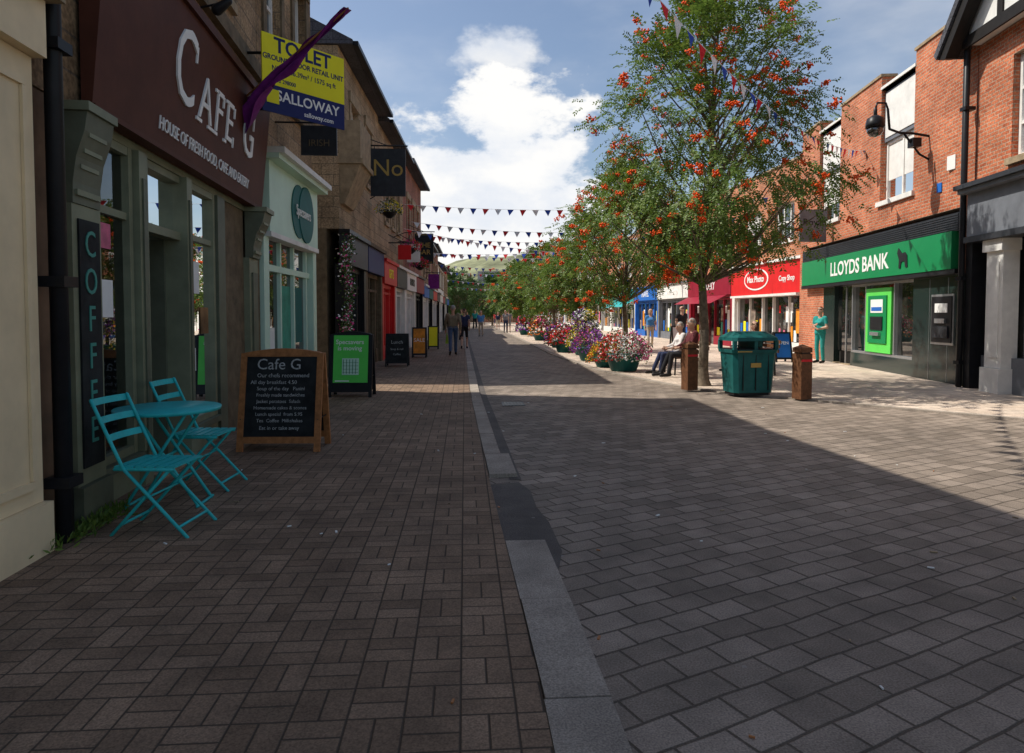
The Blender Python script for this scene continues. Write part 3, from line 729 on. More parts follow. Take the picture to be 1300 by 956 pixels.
for i,(x,y,w,h,mm) in enumerate(((-14,118,10,6,M_BRICKD),(-3.8,121,6,5,M_STONE2),(2.4,119,8,6.5,M_BRICK),(10.6,118,9,5.5,M_WHITE))):
    b=Bld('distant_building',(x+w,y),(x,y),'R'); b.T=basis((x,y,0),(1,0,0),(0,-1,0),(0,0,1)); L=w
    upper(b,mm,L,0,h,4,wz=(h-2.6,h-1.3),sill=None,sur=None,m0=.3); roof(b,L,h,h=2.5,chim=True); b.finish()

# ------------------------------------------------------------ foliage
def diamonds(name,C,D,S,Wd,mats,mi,parent=None):
    N=len(C); V=np.empty((N*4,3))
    V[0::4]=C; V[1::4]=C+D*.5+S*Wd; V[2::4]=C+D; V[3::4]=C+D*.5-S*Wd
    me=bpy.data.meshes.new(name)
    me.vertices.add(N*4); me.vertices.foreach_set('co',V.ravel())
    me.loops.add(N*4); me.loops.foreach_set('vertex_index',np.arange(N*4))
    me.polygons.add(N); me.polygons.foreach_set('loop_start',np.arange(N)*4); me.polygons.foreach_set('loop_total',np.full(N,4))
    for m in mats: me.materials.append(m)
    me.polygons.foreach_set('material_index',np.asarray(mi,dtype=np.int32))
    me.update(); me.validate()
    ob=bpy.data.objects.new(name,me); COL.objects.link(ob)
    if parent: ob.parent=parent
    return ob
def unit(a): return a/np.maximum(np.linalg.norm(a,axis=1,keepdims=True),1e-6)
def rowan(name,x,y,H,z0,Rm,ncl,nsp,leaf,nber,seed,prof=None,lean=(0,0),clr=.42,trunk=.11,mat=None,berries=True,z00=.03,lw=.22,br=.024):
    rs=np.random.RandomState(seed); e=bpy.data.objects.new(name,None); COL.objects.link(e)
    prof=prof or [(0,.45),(.10,.85),(.28,1),(.55,.90),(.8,.62),(1,.22)]
    pt=[p[0] for p in prof]; pr=[p[1] for p in prof]
    C=[]
    while len(C)<ncl:
        t=rs.rand()**1.05; a=rs.rand()*2*math.pi
        r=np.interp(t,pt,pr)*Rm*(1+.13*math.sin(3*a+seed+5*t)+.10*math.sin(5*a-7*t))
        rr=r*(rs.rand()**.45)
        C.append(np.array([x+lean[0]*t+rr*math.cos(a),y+lean[1]*t+rr*math.sin(a),z0+t*(H-z0)]))
    C=np.array(C)
    g=M(); top=(x+lean[0]*.8,y+lean[1]*.8,H*.86)
    pts=[(x,y,z00),(x+.03,y,z0*.45),(x-.03,y+.02,z0*.85),(x+.05+lean[0]*.2,y,z0+.22*(H-z0)),(x+lean[0]*.5,y+lean[1]*.5,z0+.5*(H-z0)),top]
    g.tube(M_BARK,pts,trunk,12,trunk*.22)
    g.lathe(M_BARK,x,y,[(trunk*1.7,z00),(trunk*1.25,z00+.12),(trunk*.98,z00+.4)],12,cap=False)
    def tp(z):
        for p,q in zip(pts,pts[1:]):
            if z<=q[2]: k=(z-p[2])/(q[2]-p[2]); return Vector(p).lerp(Vector(q),k)
        return Vector(pts[-1])
    for i,c in enumerate(C):
        if i%2 and i>60: continue
        d=math.hypot(c[0]-x,c[1]-y); zs=max(z0*.8,c[2]-d*1.15-.2); a=tp(zs); c_=Vector(c)
        mid=a.lerp(c_,.5)+Vector((rs.uniform(-.1,.1),rs.uniform(-.1,.1),-.06*d))
        g.tube(M_BARK,[tuple(a),tuple(mid),tuple(c_)],.030*(.6+d/Rm*.5)*trunk/.11,5,.007)
    g.finish('trunk',e,False)
    K=ncl*nsp
    cen=np.repeat(C,nsp,0)+rs.normal(0,1,(K,3))*np.array([clr,clr,clr*.8])*.62
    out=unit(cen-np.array([x,y,(z0+H)/2])+rs.normal(0,.6,(K,3)))
    out[:,2]-=rs.rand(K)*.5; out=unit(out)
    side=unit(np.cross(out,rs.normal(0,.35,(K,3))+np.array([0,0,1.])))
    npair=6; Cs=[];Ds=[];Ss=[]
    for j in range(npair):
        base=cen+out*(leaf*.5*j)+np.array([0,0,-.5])*leaf*(j/npair)**2
        for sg in (-1,1):
            dd=unit(side*sg+out*.35+rs.normal(0,.22,(K,3))+np.array([0,0,-.2]))
            Cs.append(base); Ds.append(dd*leaf*rs.uniform(.75,1.15,(K,1))); nn=unit(np.cross(dd,out)+rs.normal(0,.25,(K,3)))
            Ss.append(unit(np.cross(dd,nn)))
    Cs=np.concatenate(Cs);Ds=np.concatenate(Ds);Ss=np.concatenate(Ss)
    diamonds('foliage',Cs,Ds,Ss,leaf*lw,[mat or M_LEAF],np.zeros(len(Cs)),e)
    if berries and nber:
        idx=rs.randint(0,ncl,nber)
        o=unit(C[idx]-np.array([x,y,(z0+H)/2-1])); bc=C[idx]+o*clr*.85+rs.normal(0,.17,(nber,3))
        oc=np.array([(1,0,0),(0,1,0),(-1,0,0),(0,-1,0),(0,0,1),(0,0,-1)],float); of=[(0,1,4),(1,2,4),(2,3,4),(3,0,4),(1,0,5),(2,1,5),(3,2,5),(0,3,5)]
        V=[];F=[]
        for c in bc:
            cr=rs.uniform(.05,.085)*br/.024
            for k in range(22):
                p=c+rs.normal(0,1,3)*np.array([cr,cr,cr*.6])*.72; o_=len(V)
                V+= [tuple(p+q*br) for q in oc]; F+=[tuple(a+o_ for a in f) for f in of]
        me=bpy.data.meshes.new('berries'); me.from_pydata(V,[],F); me.materials.append(M_BERRY)
        me.polygons.foreach_set('use_smooth',[True]*len(F)); ob=bpy.data.objects.new('berries',me); COL.objects.link(ob); ob.parent=e
rowan('rowan_tree',4.95,13.9,8.7,2.65,2.4,205,26,.080,310,3,lean=(.35,.1),prof=[(0,.50),(.10,.85),(.28,1),(.5,.90),(.75,.62),(1,.25)])
rowan('rowan_tree',4.65,19.6,5.7,2.3,1.75,90,21,.09,140,11,trunk=.08)
rowan('rowan_tree',4.8,27,5.0,1.9,1.65,75,18,.115,95,12,trunk=.08,br=.028)
rowan('rowan_tree',4.6,35,5.1,1.9,1.75,72,15,.14,65,13,trunk=.08,br=.032)
rowan('rowan_tree',4.4,45,5.3,1.9,2.0,68,13,.17,45,14,trunk=.09,br=.038)
rowan('rowan_tree',4.4,58,5.4,1.9,2.2,68,12,.20,25,15,trunk=.09,br=.042)
rowan('street_tree',-.9,78,6.0,1.8,2.6,70,13,.25,0,16,trunk=.12,mat=M_LEAF2,berries=False)
rowan('street_tree',3.4,84,6.0,1.8,2.6,70,13,.25,0,17,trunk=.12,mat=M_LEAF2,berries=False)
rowan('street_tree',-3.0,104,7.5,1.8,3.6,80,13,.3,0,18,trunk=.12,mat=M_LEAF2,berries=False)
rowan('street_tree',8.0,100,8,1.8,3.6,80,13,.3,0,19,trunk=.12,mat=M_LEAF2,berries=False)

def flowers(name,x,y,r,h,cols,n=900,tub='tub',tiers=1,zb=.03,petal=.045):
    rs=np.random.RandomState(int(abs(x*100+y*17))%9999); e=bpy.data.objects.new(name,None); COL.objects.link(e)
    g=M()
    if tub=='tub':
        g.lathe(M_BINT,x,y,[(r*.55,zb),(r*.6,zb+.05),(r*.8,zb+h*.9),(r*.86,zb+h*.92),(r*.86,zb+h),(r*.75,zb+h)],18)
    elif tub=='basket':
        g.lathe(M_BLACK,x,y,[(r*.2,zb-.22),(r*.6,zb-.12),(r*.8,zb)],12)
        for k in range(3):
            a=k*2.1; g.tube(M_BLACK,[(x+r*.8*math.cos(a),y+r*.8*math.sin(a),zb),(x,y,zb+.55)],.006,5)
    if g.v: g.finish('container',e)
    zt=zb+(h if tub=='tub' else 0)
    P=[];mi=[];keys=list(cols)
    for k in range(tiers):
        rr=r*(1.15-.26*k); zz=zt+k*.45
        m=n//tiers; a=rs.rand(m)*2*np.pi; ph=np.arccos(1-rs.rand(m)*1.3)
        bump=1+.14*np.sin(a*4+k)+.1*np.sin(a*7+ph*5)
        R_=rr*(.80+.25*rs.rand(m))*bump
        P.append(np.stack([x+R_*np.sin(ph)*np.cos(a),y+R_*np.sin(ph)*np.sin(a),zz+R_*np.cos(ph)*.85],1))
        ci=(np.floor((a/(2*np.pi)*len(keys)*1.0+k+rs.rand(m)*1.1))%len(keys)).astype(int)
        ci[rs.rand(m)<.42]=len(keys); mi.append(ci)
    P=np.concatenate(P); mi=np.concatenate(mi); N=len(P)
    D=unit(rs.normal(0,1,(N,3))+np.array([0,0,.3]))*petal*rs.uniform(.8,1.5,(N,1)); S=unit(np.cross(D,rs.normal(0,1,(N,3))))
    diamonds('blooms',P-D/2,D,S,petal*.45,[FL[k] for k in keys]+[M_LEAF2],mi,e)
    if tiers>1:
        g=M(); g.tube(M_BLACK,[(x,y,zb),(x,y,zt+tiers*.42)],.05,8); g.finish('pole',e)
flowers('flower_planter',4.15,17.6,.58,.45,('pink','red','red','white'),4000)
flowers('flower_planter',3.95,18.9,.45,.28,('yellow','yellow','orange'),1800)
flowers('flower_planter',4.0,21.5,.55,.42,('purple','pink','purple'),2600)
flowers('flower_planter',4.35,24.5,.6,.45,('purple','white','yellow'),3200,tiers=3,petal=.06)
flowers('flower_planter',3.9,26.3,.55,.45,('pink','white','red'),1800,petal=.07)
flowers('flower_planter',4.2,30,.6,.45,('pink','red','purple'),1600,petal=.08)
flowers('flower_planter',4.3,38,.65,.45,('pink','white','orange'),1300,petal=.1,tiers=2)
flowers('flower_planter',4.3,48,.65,.45,('red','white','purple'),1000,petal=.12,tiers=2)
flowers('hanging_basket',-2.2,20.4,.32,0,('yellow','white'),700,tub='basket',zb=4.55)
flowers('hanging_basket',-1.95,25.0,.32,0,('red','pink'),700,tub='basket',zb=3.9)
flowers('hanging_basket',-1.9,29.5,.32,0,('red','pink'),600,tub='basket',zb=3.6,petal=.06)
g=M()
for (x,y,z) in ((-2.2,20.4,5.1),(-1.95,25,4.45),(-1.9,29.5,4.15)): g.tube(M_BLACK,[(-2.9,y,z-.3),(x-.2,y,z),(x,y,z)],.014,6)
g.finish('basket_bracket')
rs=np.random.RandomState(5); N=2600
P=np.stack([-2.76+rs.normal(0,.07,N),16.35+rs.normal(0,.16,N),rs.uniform(.5,3.4,N)],1); P[:,1]+=.15*np.sin(P[:,2]*4)
D=unit(rs.normal(0,1,(N,3)))*.06; S=unit(np.cross(D,rs.normal(0,1,(N,3))))
mi=rs.choice([0,1,2],N,p=[.16,.16,.68]); diamonds('climbing_flowers',P,D,S,.025,[FL['pink'],FL['white'],M_LEAF2],mi)
N=500; P=np.stack([-2.60+rs.normal(0,.05,N),4.9+rs.normal(0,.25,N),.03+rs.rand(N)*.05],1); D=unit(rs.normal(0,.6,(N,3))+np.array([.2,0,.9]))*.06; S=unit(np.cross(D,rs.normal(0,1,(N,3))))
diamonds('weeds',P,D,S,.008,[M_LEAF],np.zeros(N))

# ------------------------------------------------------------ furniture: bistro
g=M(); cx,cy,zt=-2.33,5.52,.79
g.lathe(M_TURQ,cx,cy,[(.36,zt-.025),(.385,zt-.02),(.39,zt),(.385,zt+.006),(.0001,zt+.008)],40,cap=False)
g.lathe(M_TURQ,cx,cy,[(.0001,zt-.012),(.36,zt-.012)],40,cap=False)
for sy in (-.17,.17):
    g.tube(M_TURQ,[(cx-.27,cy+sy,.04),(cx+.2,cy+sy*.9,zt-.02)],.013); g.tube(M_TURQ,[(cx+.27,cy+sy*.8,.04),(cx-.2,cy+sy*.75,zt-.02)],.013)
for sx in (-.27,.27): g.tube(M_TURQ,[(cx+sx,cy-.17,.045),(cx+sx,cy+.17,.045)],.011)
for sx in (-.2,.2): g.tube(M_TURQ,[(cx+sx,cy-.16,zt-.025),(cx+sx,cy+.16,zt-.025)],.011)
g.tube(M_TURQ,[(cx,cy-.17,.42),(cx,cy+.17,.42)],.010)
g.finish('bistro_table')
def chair(x,y,ang):
    T=Matrix.Translation((x,y,.03))@Matrix.Rotation(ang,4,'Z')
    g=M(T); w=.2
    for s in (-w,w):
        g.tube(M_TURQ,[(-.34,s,.92),(-.25,s,.72),(-.13,s,.46),(.30,s,.0)],.012,8)
        g.tube(M_TURQ,[(.17,s*.88,.45),(-.24,s*.88,.0)],.012,8)
        g.tube(M_TURQ,[(-.20,s*.94,.455),(.20,s*.94,.455)],.012,8)
    for k in range(6):
        x0=-.20+k*.072; g.box(M_TURQ,x0,x0+.052,-.19,.19,.465,.477)
    for z,xx in ((.90,-.335),(.78,-.28),(.66,-.225)):
        n=8; 
        for i in range(n):
            a=-w+2*w*i/n; b_=-w+2*w*(i+1)/n
            bow=lambda q: -.025*(1-(q/w)**2)
            g.add([(xx+bow(a),a,z-.022),(xx+bow(b_),b_,z-.022),(xx+bow(b_)-.012,b_,z+.022),(xx+bow(a)-.012,a,z+.022),
                   (xx+bow(a)-.008,a,z-.022),(xx+bow(b_)-.008,b_,z-.022),(xx+bow(b_)-.020,b_,z+.022),(xx+bow(a)-.020,a,z+.022)],
                  [(0,1,2,3),(7,6,5,4),(3,2,6,7),(0,4,5,1)],M_TURQ)
    g.tube(M_TURQ,[(.24,-w,.07),(.24,w,.07)],.010,8); g.tube(M_TURQ,[(-.18,-w*.88,.07),(-.18,w*.88,.07)],.010,8)
    g.tube(M_TURQ,[(.03,-w,.27),(.03,w,.27)],.008,6)
    g.finish('folding_chair')
chair(-2.13,4.88,math.radians(-6)); chair(-2.28,6.08,math.radians(-4))

def aboard(name,x0,x1,y,h,fm,pm,arch=0,lines=(),lm=None,rot=0,wd=.06,z0=.03,extra=None):
    w=x1-x0; T=Matrix.Translation(((x0+x1)/2,y,z0))@Matrix.Rotation(rot,4,'Z')
    g=M(T)
    for sgn in (1,-1):
        a=math.asin(min(.5,.22/h))*sgn
        T3=Matrix.Translation((0,-.24*sgn,0))@Matrix.Rotation(-a,4,'X')
        g.box(fm,-w/2,-w/2+wd,-.02,.02,0,h*.93 if arch else h,T2=T3); g.box(fm,w/2-wd,w/2,-.02,.02,0,h*.93 if arch else h,T2=T3)
        zb=.09
        g.box(fm,-w/2+wd,w/2-wd,-.018,.018,zb,zb+wd*1.1,T2=T3)
        if arch:
            n=12; 
            up=[(-w/2+w*i/n,h*.93+arch*math.sin(math.pi*i/n)) for i in range(n+1)]
            g.prism(fm,[(-w/2,h*.93-.01)]+[u for u in up[1:-1]]+[(w/2,h*.93-.01),(w/2-wd,h*.93-wd*.6),(-w/2+wd,h*.93-wd*.6)],-.018,.018,T2=T3)
            tz=h*.93-wd*.6
        else:
            g.box(fm,-w/2+wd,w/2-wd,-.018,.018,h-wd,h,T2=T3); tz=h-wd
        g.box(pm,-w/2+wd,w/2-wd,-.008,.008,zb+wd*1.1,tz,T2=T3)
        if sgn==1:
            for (txt,u,z,sz) in lines:
                g.text(lm or M_LET,txt,sz,T3@basis((u,-.009-.004,z),(1,0,0),(0,0,1),(0,-1,0)),ext=.001)
            if extra: extra(g,T3)
    g.tube(M_BLACK,[(-w/2+.03,-.2,h*.3),(-w/2+.03,.2,h*.3)],.006,6); g.tube(M_BLACK,[(w/2-.03,-.2,h*.3),(w/2-.03,.2,h*.3)],.006,6)
    return g.finish(name)
M_CH=mk('chalk',(.50,.50,.48),.9,.5,40); M_CHB=mk('chalk_blue',(.2,.45,.5),.9,.4,40)
aboard('menu_board',-2.46,-1.56,7.75,1.16,M_WOOD,M_CHALK,arch=.05,lines=[('Cafe G',-.03,.95,.17),('Our chefs recommend',.02,.83,.062),('All day breakfast 4.50',-.08,.755,.058),('Soup of the day   Panini',0,.685,.055),
   ('Freshly made sandwiches',.0,.615,.052),('Jacket potatoes  Salads',-.02,.545,.052),('Homemade cakes & scones',.0,.475,.052),('Lunch special  from 5.95',-.01,.405,.052),('Tea  Coffee  Milkshakes',0,.335,.052),('Eat in or take away',0,.255,.056)],lm=M_CH,rot=math.radians(-3),wd=.065)
def spec_(g,T3):
    g.box(M_GREENL,-.31,.31,-.02,-.0085,.26,1.12,T2=T3)
    g.box(M_MINT,-.15,.15,-.026,-.0205,.40,.70,T2=T3)
    g.box(M_LET,-.27,-.02,-.026,-.0205,.28,.30,T2=T3)
    for i in range(5): g.box(M_GREENB,-.13+i*.055,-.12+i*.055,-.030,-.0265,.42,.68,T2=T3)
    for i in range(4): g.box(M_GREENB,-.14,.14,-.030,-.0265,.44+i*.06,.445+i*.06,T2=T3)
    g.text(M_LET,'Specsavers\nis moving',.115,T3@basis((-.02,-.021,.93),(1,0,0),(0,0,1),(0,-1,0)),ext=.002,weight=.001)
aboard('pavement_sign',-2.44,-1.66,12.6,1.22,M_BLACK,M_BLACK,arch=.06,extra=spec_,rot=math.radians(-2))
aboard('menu_board',-2.25,-1.6,19.7,.95,M_BLACK,M_CHALK,lines=[('Lunch',0,.7,.14),('Soup & roll',0,.5,.08),('Coffee',0,.35,.08)],lm=M_CH,wd=.04)
aboard('pavement_sign',-1.80,-1.30,23.6,1.05,M_BLACK,M_ORNG,lines=[('SALE',0,.6,.18)],wd=.05)
aboard('pavement_sign',-1.55,-1.1,29,1.0,M_BLACK,M_YEL,wd=.05)
aboard('pavement_sign',9.55,10.1,20.6,.95,M_BLACK,M_BLUE,lines=[('OPEN',0,.6,.14)],wd=.05)
aboard('pavement_sign',8.6,9.1,28,1.0,M_BLACK,M_LET,wd=.05)

Tb=basis((-2.62,9.2,4.18),Vector((.89,.94,0)).normalized(),(0,0,1),Vector((.94,-.89,0)).normalized())
g=M(Tb); Wb=1.29
g.box(M_YEL,0,Wb,.36,1.01,-.01,.01); g.box(M_NAVY,0,Wb,0,.358,-.01,.01)
def tl(mat,txt,sz,x,z,wt=0,sx=1): g.text(mat,txt,sz,basis((x,z,.0115),(1,0,0),(0,1,0),(0,0,1)),ext=.002,weight=wt,sx=sx)
tl(M_NAVY,'TO LET',.27,.62,.88,.006); tl(M_NAVY,'GROUND FLOOR RETAIL UNIT',.098,.64,.71,.002,.93); tl(M_NAVY,'NIA:  146.39m\u00b2 / 1575 sq ft',.095,.64,.58,.001,.95)
tl(M_NAVY,'01332 298000',.075,.30,.43,.001,.9)
tl(M_LET,'SALLOWAY',.19,.70,.23,.003,1.0); tl(M_LET,'salloway.com',.09,.86,.075,.001); g.box(M_YEL,.06,.24,.12,.30,.0105,.014)
g.T=Matrix.Identity(4); g.tube(M_BLACK,[(-3.0,9.6,4.3),(-2.3,9.55,4.3)],.02); g.tube(M_BLACK,[(-3.0,9.6,5.05),(-2.3,9.55,5.05)],.02)
g.finish('estate_agent_sign')
g=M(); g.box(M_DKGREY,-2.62,-2.05,11.3,11.34,4.08,4.55); g.tube(M_BLACK,[(-3.05,11.32,4.6),(-1.98,11.32,4.6)],.015)
g.text(M_STONED,'IRISH',.15,TW(-2.33,11.295,4.27)); g.finish('hanging_sign')
g=M(); A=Vector((-2.98,9.1,4.15)); Bv=Vector((-1.36,8.3,5.12))
g.tube(M_WOOD,[tuple(A),tuple(Bv)],.014)
n=34; vs=[];fs=[]
for i in range(n+1):
    t=i/n; p=A.lerp(Bv,.10+.90*t); drop=(.58*(1-t)**1.15*math.sin(min(1,t*5+.35)*math.pi/2)+.035)
    for j in range(8):
        k=j/7; vs.append((p.x+.045*math.sin(t*16+k*6)-drop*.30*k,p.y+.09*math.sin(k*8+t*9)*(1-t*.6),p.z-drop*k*(.9+.12*math.sin(t*12))+.01))
for i in range(n):
    for j in range(7): fs.append((i*8+j,i*8+j+1,(i+1)*8+j+1,(i+1)*8+j))
g.add(vs,fs,M_PURP,True); g.finish('flag',recalc=False)
g=M(); g.tube(M_BLACK,[(-2.9,7.6,4.75),(-2.5,7.6,4.85)],.012); g.cap(M_BLACK,(-2.5,7.6,4.85),(-2.62,7.6,4.76),.04,.06); g.finish('sign_light')

def hsign(name,x0,x1,y,z0,z1,mat,wallx,txt=None,tm=None,ts=.3,border=None):
    g=M(); g.box(mat,x0,x1,y-.025,y+.025,z0,z1)
    if border: 
        g.box(border,x0+.05,x1-.05,y-.029,y-.0255,z0+.05,z0+.07); g.box(border,x0+.05,x1-.05,y-.029,y-.0255,z1-.07,z1-.05)
    g.tube(M_BLACK,[(wallx,y,z1+.08),(x1+.05,y,z1+.08)],.02); g.tube(M_BLACK,[(wallx,y,z1+.4),((x0+x1)/2,y,z1+.08)],.012)
    for x in (x0+.1,x1-.1): g.tube(M_BLACK,[(x,y,z1),(x,y,z1+.08)],.01)
    if txt: g.text(tm or M_LET,txt,ts,TW((x0+x1)/2,y-.03,(z0+z1)/2+(.1 if '\n' not in txt else 0)),ext=.003)
    g.finish(name)
M_GOLD=mk('gold_letter',(.45,.30,.08),.5,.1,4)
hsign('hanging_sign',-2.48,-1.56,18.5,4.65,5.9,M_DKGREY,-2.95,'No',M_GOLD,.62)
hsign('hanging_sign',-2.15,-1.35,30,3.7,5.0,M_BLACK,-2.5,'THE\nBAR',M_GOLD,.3,M_GOLD)
hsign('hanging_sign',-2.3,-1.85,24,3.4,3.9,M_RED,-2.7)
hsign('hanging_sign',-2.2,-1.7,26.5,3.5,4.2,M_WHITE,-2.6)
hsign('hanging_sign',-2.0,-1.4,38,2.9,3.7,M_PURP,-2.3)
hsign('hanging_sign',10.35,11.2,20.6,3.75,4.75,M_GREY,11.35,'Royal',M_BLACK,.3)
hsign('hanging_sign',11.1,11.9,37,3.2,3.9,M_RED,12.1)
hsign('hanging_sign',11.2,11.9,49,3.3,4.0,M_BLUE,12.1)

# ------------------------------------------------------------ right furniture
def bollard(x,y):
    g=M(Matrix.Translation((x,y,.03))@Matrix.Rotation(.25,4,'Z')); w=.115
    g.box(M_POST,-w,w,-w,w,0,.80)
    g.add([(-w*.82,-w*.82,.82),(w*.82,-w*.82,.82),(w*.82,w*.82,.82),(-w*.82,w*.82,.82),(-w*.82,-w*.82,.80),(w*.82,-w*.82,.80),(w*.82,w*.82,.80),(-w*.82,w*.82,.80)],[(0,1,2,3),(0,1,5,4),(1,2,6,5),(2,3,7,6),(3,0,4,7)],M_BLACK)
    v=[(-w,-w,.82),(w,-w,.82),(w,w,.82),(-w,w,.82),(-w,-w,.90),(w,-w,.90),(w,w,.90),(-w,w,.90),(0,0,.96)]
    g.add(v,[(0,3,2,1),(0,1,5,4),(1,2,6,5),(2,3,7,6),(3,0,4,7),(4,5,8),(5,6,8),(6,7,8),(7,4,8)],M_POST)
    g.box(M_RFLAG,-w-.002,w+.002,-w-.003,-w-.001,.66,.70)
    g.finish('wooden_bollard')
bollard(4.42,13.15); bollard(5.92,11.6)
g=M(Matrix.Translation((5.25,12.35,.03))@Matrix.Rotation(.12,4,'Z'))
def frus(mat,w0,d0,z0,w1,d1,z1,ch=.07):
    def oc(w,d,z): return [(-w+ch,-d,z),(w-ch,-d,z),(w,-d+ch,z),(w,d-ch,z),(w-ch,d,z),(-w+ch,d,z),(-w,d-ch,z),(-w,-d+ch,z)]
    g.add(oc(w0,d0,z0)+oc(w1,d1,z1),[tuple(range(8))[::-1],tuple(range(8,16))]+[(i,(i+1)%8,8+(i+1)%8,8+i) for i in range(8)],mat)
frus(M_BLACK,.36,.24,0,.36,.24,.05); frus(M_BINT,.38,.26,.05,.43,.30,.78)
frus(M_BINT,.45,.32,.782,.46,.33,.84)
for sx in (-.41,.41):
    for sy in (-.27,.27): g.box(M_BINT,sx-.035,sx+.035,sy-.03,sy+.03,.84,1.0)
g.box(M_BINT,-.035,.035,-.3,.3,.84,1.0); frus(M_BLACK,.40,.27,.84,.40,.27,.86)
frus(M_BINT,.46,.33,1.0,.45,.32,1.06); frus(M_BINT,.45,.32,1.062,.30,.19,1.17)
for k in (-1,0,1): g.box(M_BLACK,k*.25-.006,k*.25+.006,-.30,-.28,.1,.75)
g.box(M_GOLD,-.10,.10,-.302,-.29,.52,.60)
g.box(M_GOLD,-.38,-.1,-.335,-.331,.80,.82); g.finish('litter_bin')

def bench(x,y,ang,L=1.9):
    g=M(Matrix.Translation((x,y,.03))@Matrix.Rotation(ang,4,'Z'))
    for s in (-L/2+.12,L/2-.12,0):
        g.tube(M_BLACK,[(s,.22,0),(s,.20,.43)],.022); g.tube(M_BLACK,[(s,-.22,0),(s,-.2,.43),(s,-.30,.85)],.022); g.tube(M_BLACK,[(s,.22,.42),(s,-.2,.42)],.02)
        if s: g.tube(M_BLACK,[(s,.22,.43),(s,.22,.64),(s,-.24,.64)],.018)
    for k in range(5): g.box(M_POST,-L/2,L/2,-.2+k*.09,-.13+k*.09,.435,.46)
    for k in range(3):
        z=.55+k*.11; yy=-.235-.22*(z-.43)*1.0
        g.box(M_POST,-L/2,L/2,yy,yy+.025,z,z+.08)
    g.finish('park_bench')
bench(5.3,16.2,math.radians(90)); bench(7.3,16.9,math.radians(90)); bench(4.9,29,math.radians(90)); bench(4.8,33,math.radians(90))

g=M(); wx=10.62
g.box(M_BLACK,wx-.03,wx+.1,14.85,15.15,4.9,5.65)
g.tube(M_BLACK,[(wx,15,5.55),(wx-.5,15,5.62),(9.85,15,5.62)],.03); g.tube(M_BLACK,[(wx,15,5.0),(wx-.3,15,5.15),(9.95,15,5.6)],.025)
g.box(M_BLACK,10.1,10.3,14.9,15.1,5.3,5.5)
g.tube(M_BLACK,[(9.85,15,5.62),(9.6,15,5.7),(9.55,15,6.15)],.028); g.tube(M_BLACK,[(9.55,15,6.15),(9.5,15,6.28),(9.3,15,6.28),(9.26,15,6.15)],.022)
g.tube(M_BLACK,[(9.26,15,6.15),(9.26,15,5.95)],.04,12)
g.lathe(M_BLACK,9.26,15,[(.06,6.0),(.17,5.93),(.2,5.8),(.2,5.72)],20); g.lathe(M_GLASS,9.26,15,[(.18,5.72),(.165,5.62),(.11,5.54),(.001,5.51)],20)
g.finish('security_camera')
g=M(); g.box(M_BLUE,10.43,10.55,14.4,14.55,4.2,4.4); g.finish('alarm_box')
g=M(); g.box(M_LET,10.36,10.5,13.9,14.15,4.6,4.9); g.finish('alarm_box')

# ------------------------------------------------------------ bunting
def bunting(A,B,sag,sp=.42,fw=.13,fh=.24,k0=0):
    A=Vector(A);B=Vector(B); n=int((B-A).length/sp); g=M(); pts=[]
    for i in range(n+1):
        t=i/n; p=A.lerp(B,t); p.z-=sag*4*t*(1-t); pts.append(p)
    mats=[M_RFLAG,M_WFLAG,M_BFLAG]; rr=random.Random(int(A.y*10))
    for i in range(n):
        a,b_=pts[i],pts[i+1]; g.cap(M_WFLAG,tuple(a),tuple(b_),.006,.006,5,1)
        m=a.lerp(b_,.5); d=(b_-a).normalized(); sw=Vector((rr.uniform(-.05,.05),rr.uniform(-.09,.09),0))
        tip=m+Vector((0,0,-fh))+sw
        mid1=(m-d*fw).lerp(tip,.5)+Vector((0,rr.uniform(-.02,.02),0)); mid2=(m+d*fw).lerp(tip,.5)+Vector((0,rr.uniform(-.02,.02),0))
        g.add([tuple(m-d*fw),tuple(m+d*fw),tuple(mid2),tuple(tip),tuple(mid1)],[(0,1,2,4),(4,2,3)],mats[(i+k0)%3])
    g.finish('bunting',recalc=False)
bunting((-2.65,3.2,7.5),(11.1,18.4,6.05),1.4,sp=.42)
for i,(y,z,sg) in enumerate(((26.5,5.7,.35),(30,5.5,.6),(35,5.5,.5),(41,5.2,.5),(48,5.0,.5),(56,5.0,.5),(65,4.8,.5),(76,4.6,.5))):
    bunting((-2.3,y,z),(12.1,y+R.uniform(-2,3),z+R.uniform(0,.5)),sg,sp=.48,k0=i)
bunting((-2.4,27.5,4.9),(12.1,38,5.2),.6,sp=.48); bunting((-2.2,36,4.7),(12.1,30,5.4),.5,sp=.48)

# ------------------------------------------------------------ people
SK=mk('skin',(.58,.35,.25),.55,.1,12)
def cloth(n,c): return mk('cloth_'+n,c,.85,.22,9)
CL=dict(teal=cloth('teal',(.03,.30,.27)),maroon=cloth('maroon',(.12,.03,.035)),white=cloth('white',(.70,.66,.64)),pink=cloth('pink',(.62,.32,.34)),black=cloth('black',(.02,.02,.023)),
 navy=cloth('navy',(.03,.04,.09)),khaki=cloth('khaki',(.24,.20,.13)),denim=cloth('denim',(.07,.11,.20)),beige=cloth('beige',(.42,.35,.26)),blue=cloth('blue',(.08,.25,.55)),red=cloth('red',(.5,.04,.04)),grey=cloth('grey',(.2,.2,.21)),lime=cloth('lime',(.35,.55,.06)))
HR=dict(grey=mk('hair_grey',(.35,.34,.32),.7,.3,40),brown=mk('hair_brown',(.07,.04,.022),.6,.3,40),black=mk('hair_black',(.012,.010,.010),.5,.3,40),blonde=mk('hair_blonde',(.40,.28,.13),.6,.3,40))
M_SHOE=mk('shoe',(.02,.018,.016),.5,.2,9); M_EYE=mk('eye_dark',(.02,.015,.012),.3,.1,9); M_LIP=mk('lip',(.42,.16,.13),.5,.1,9)
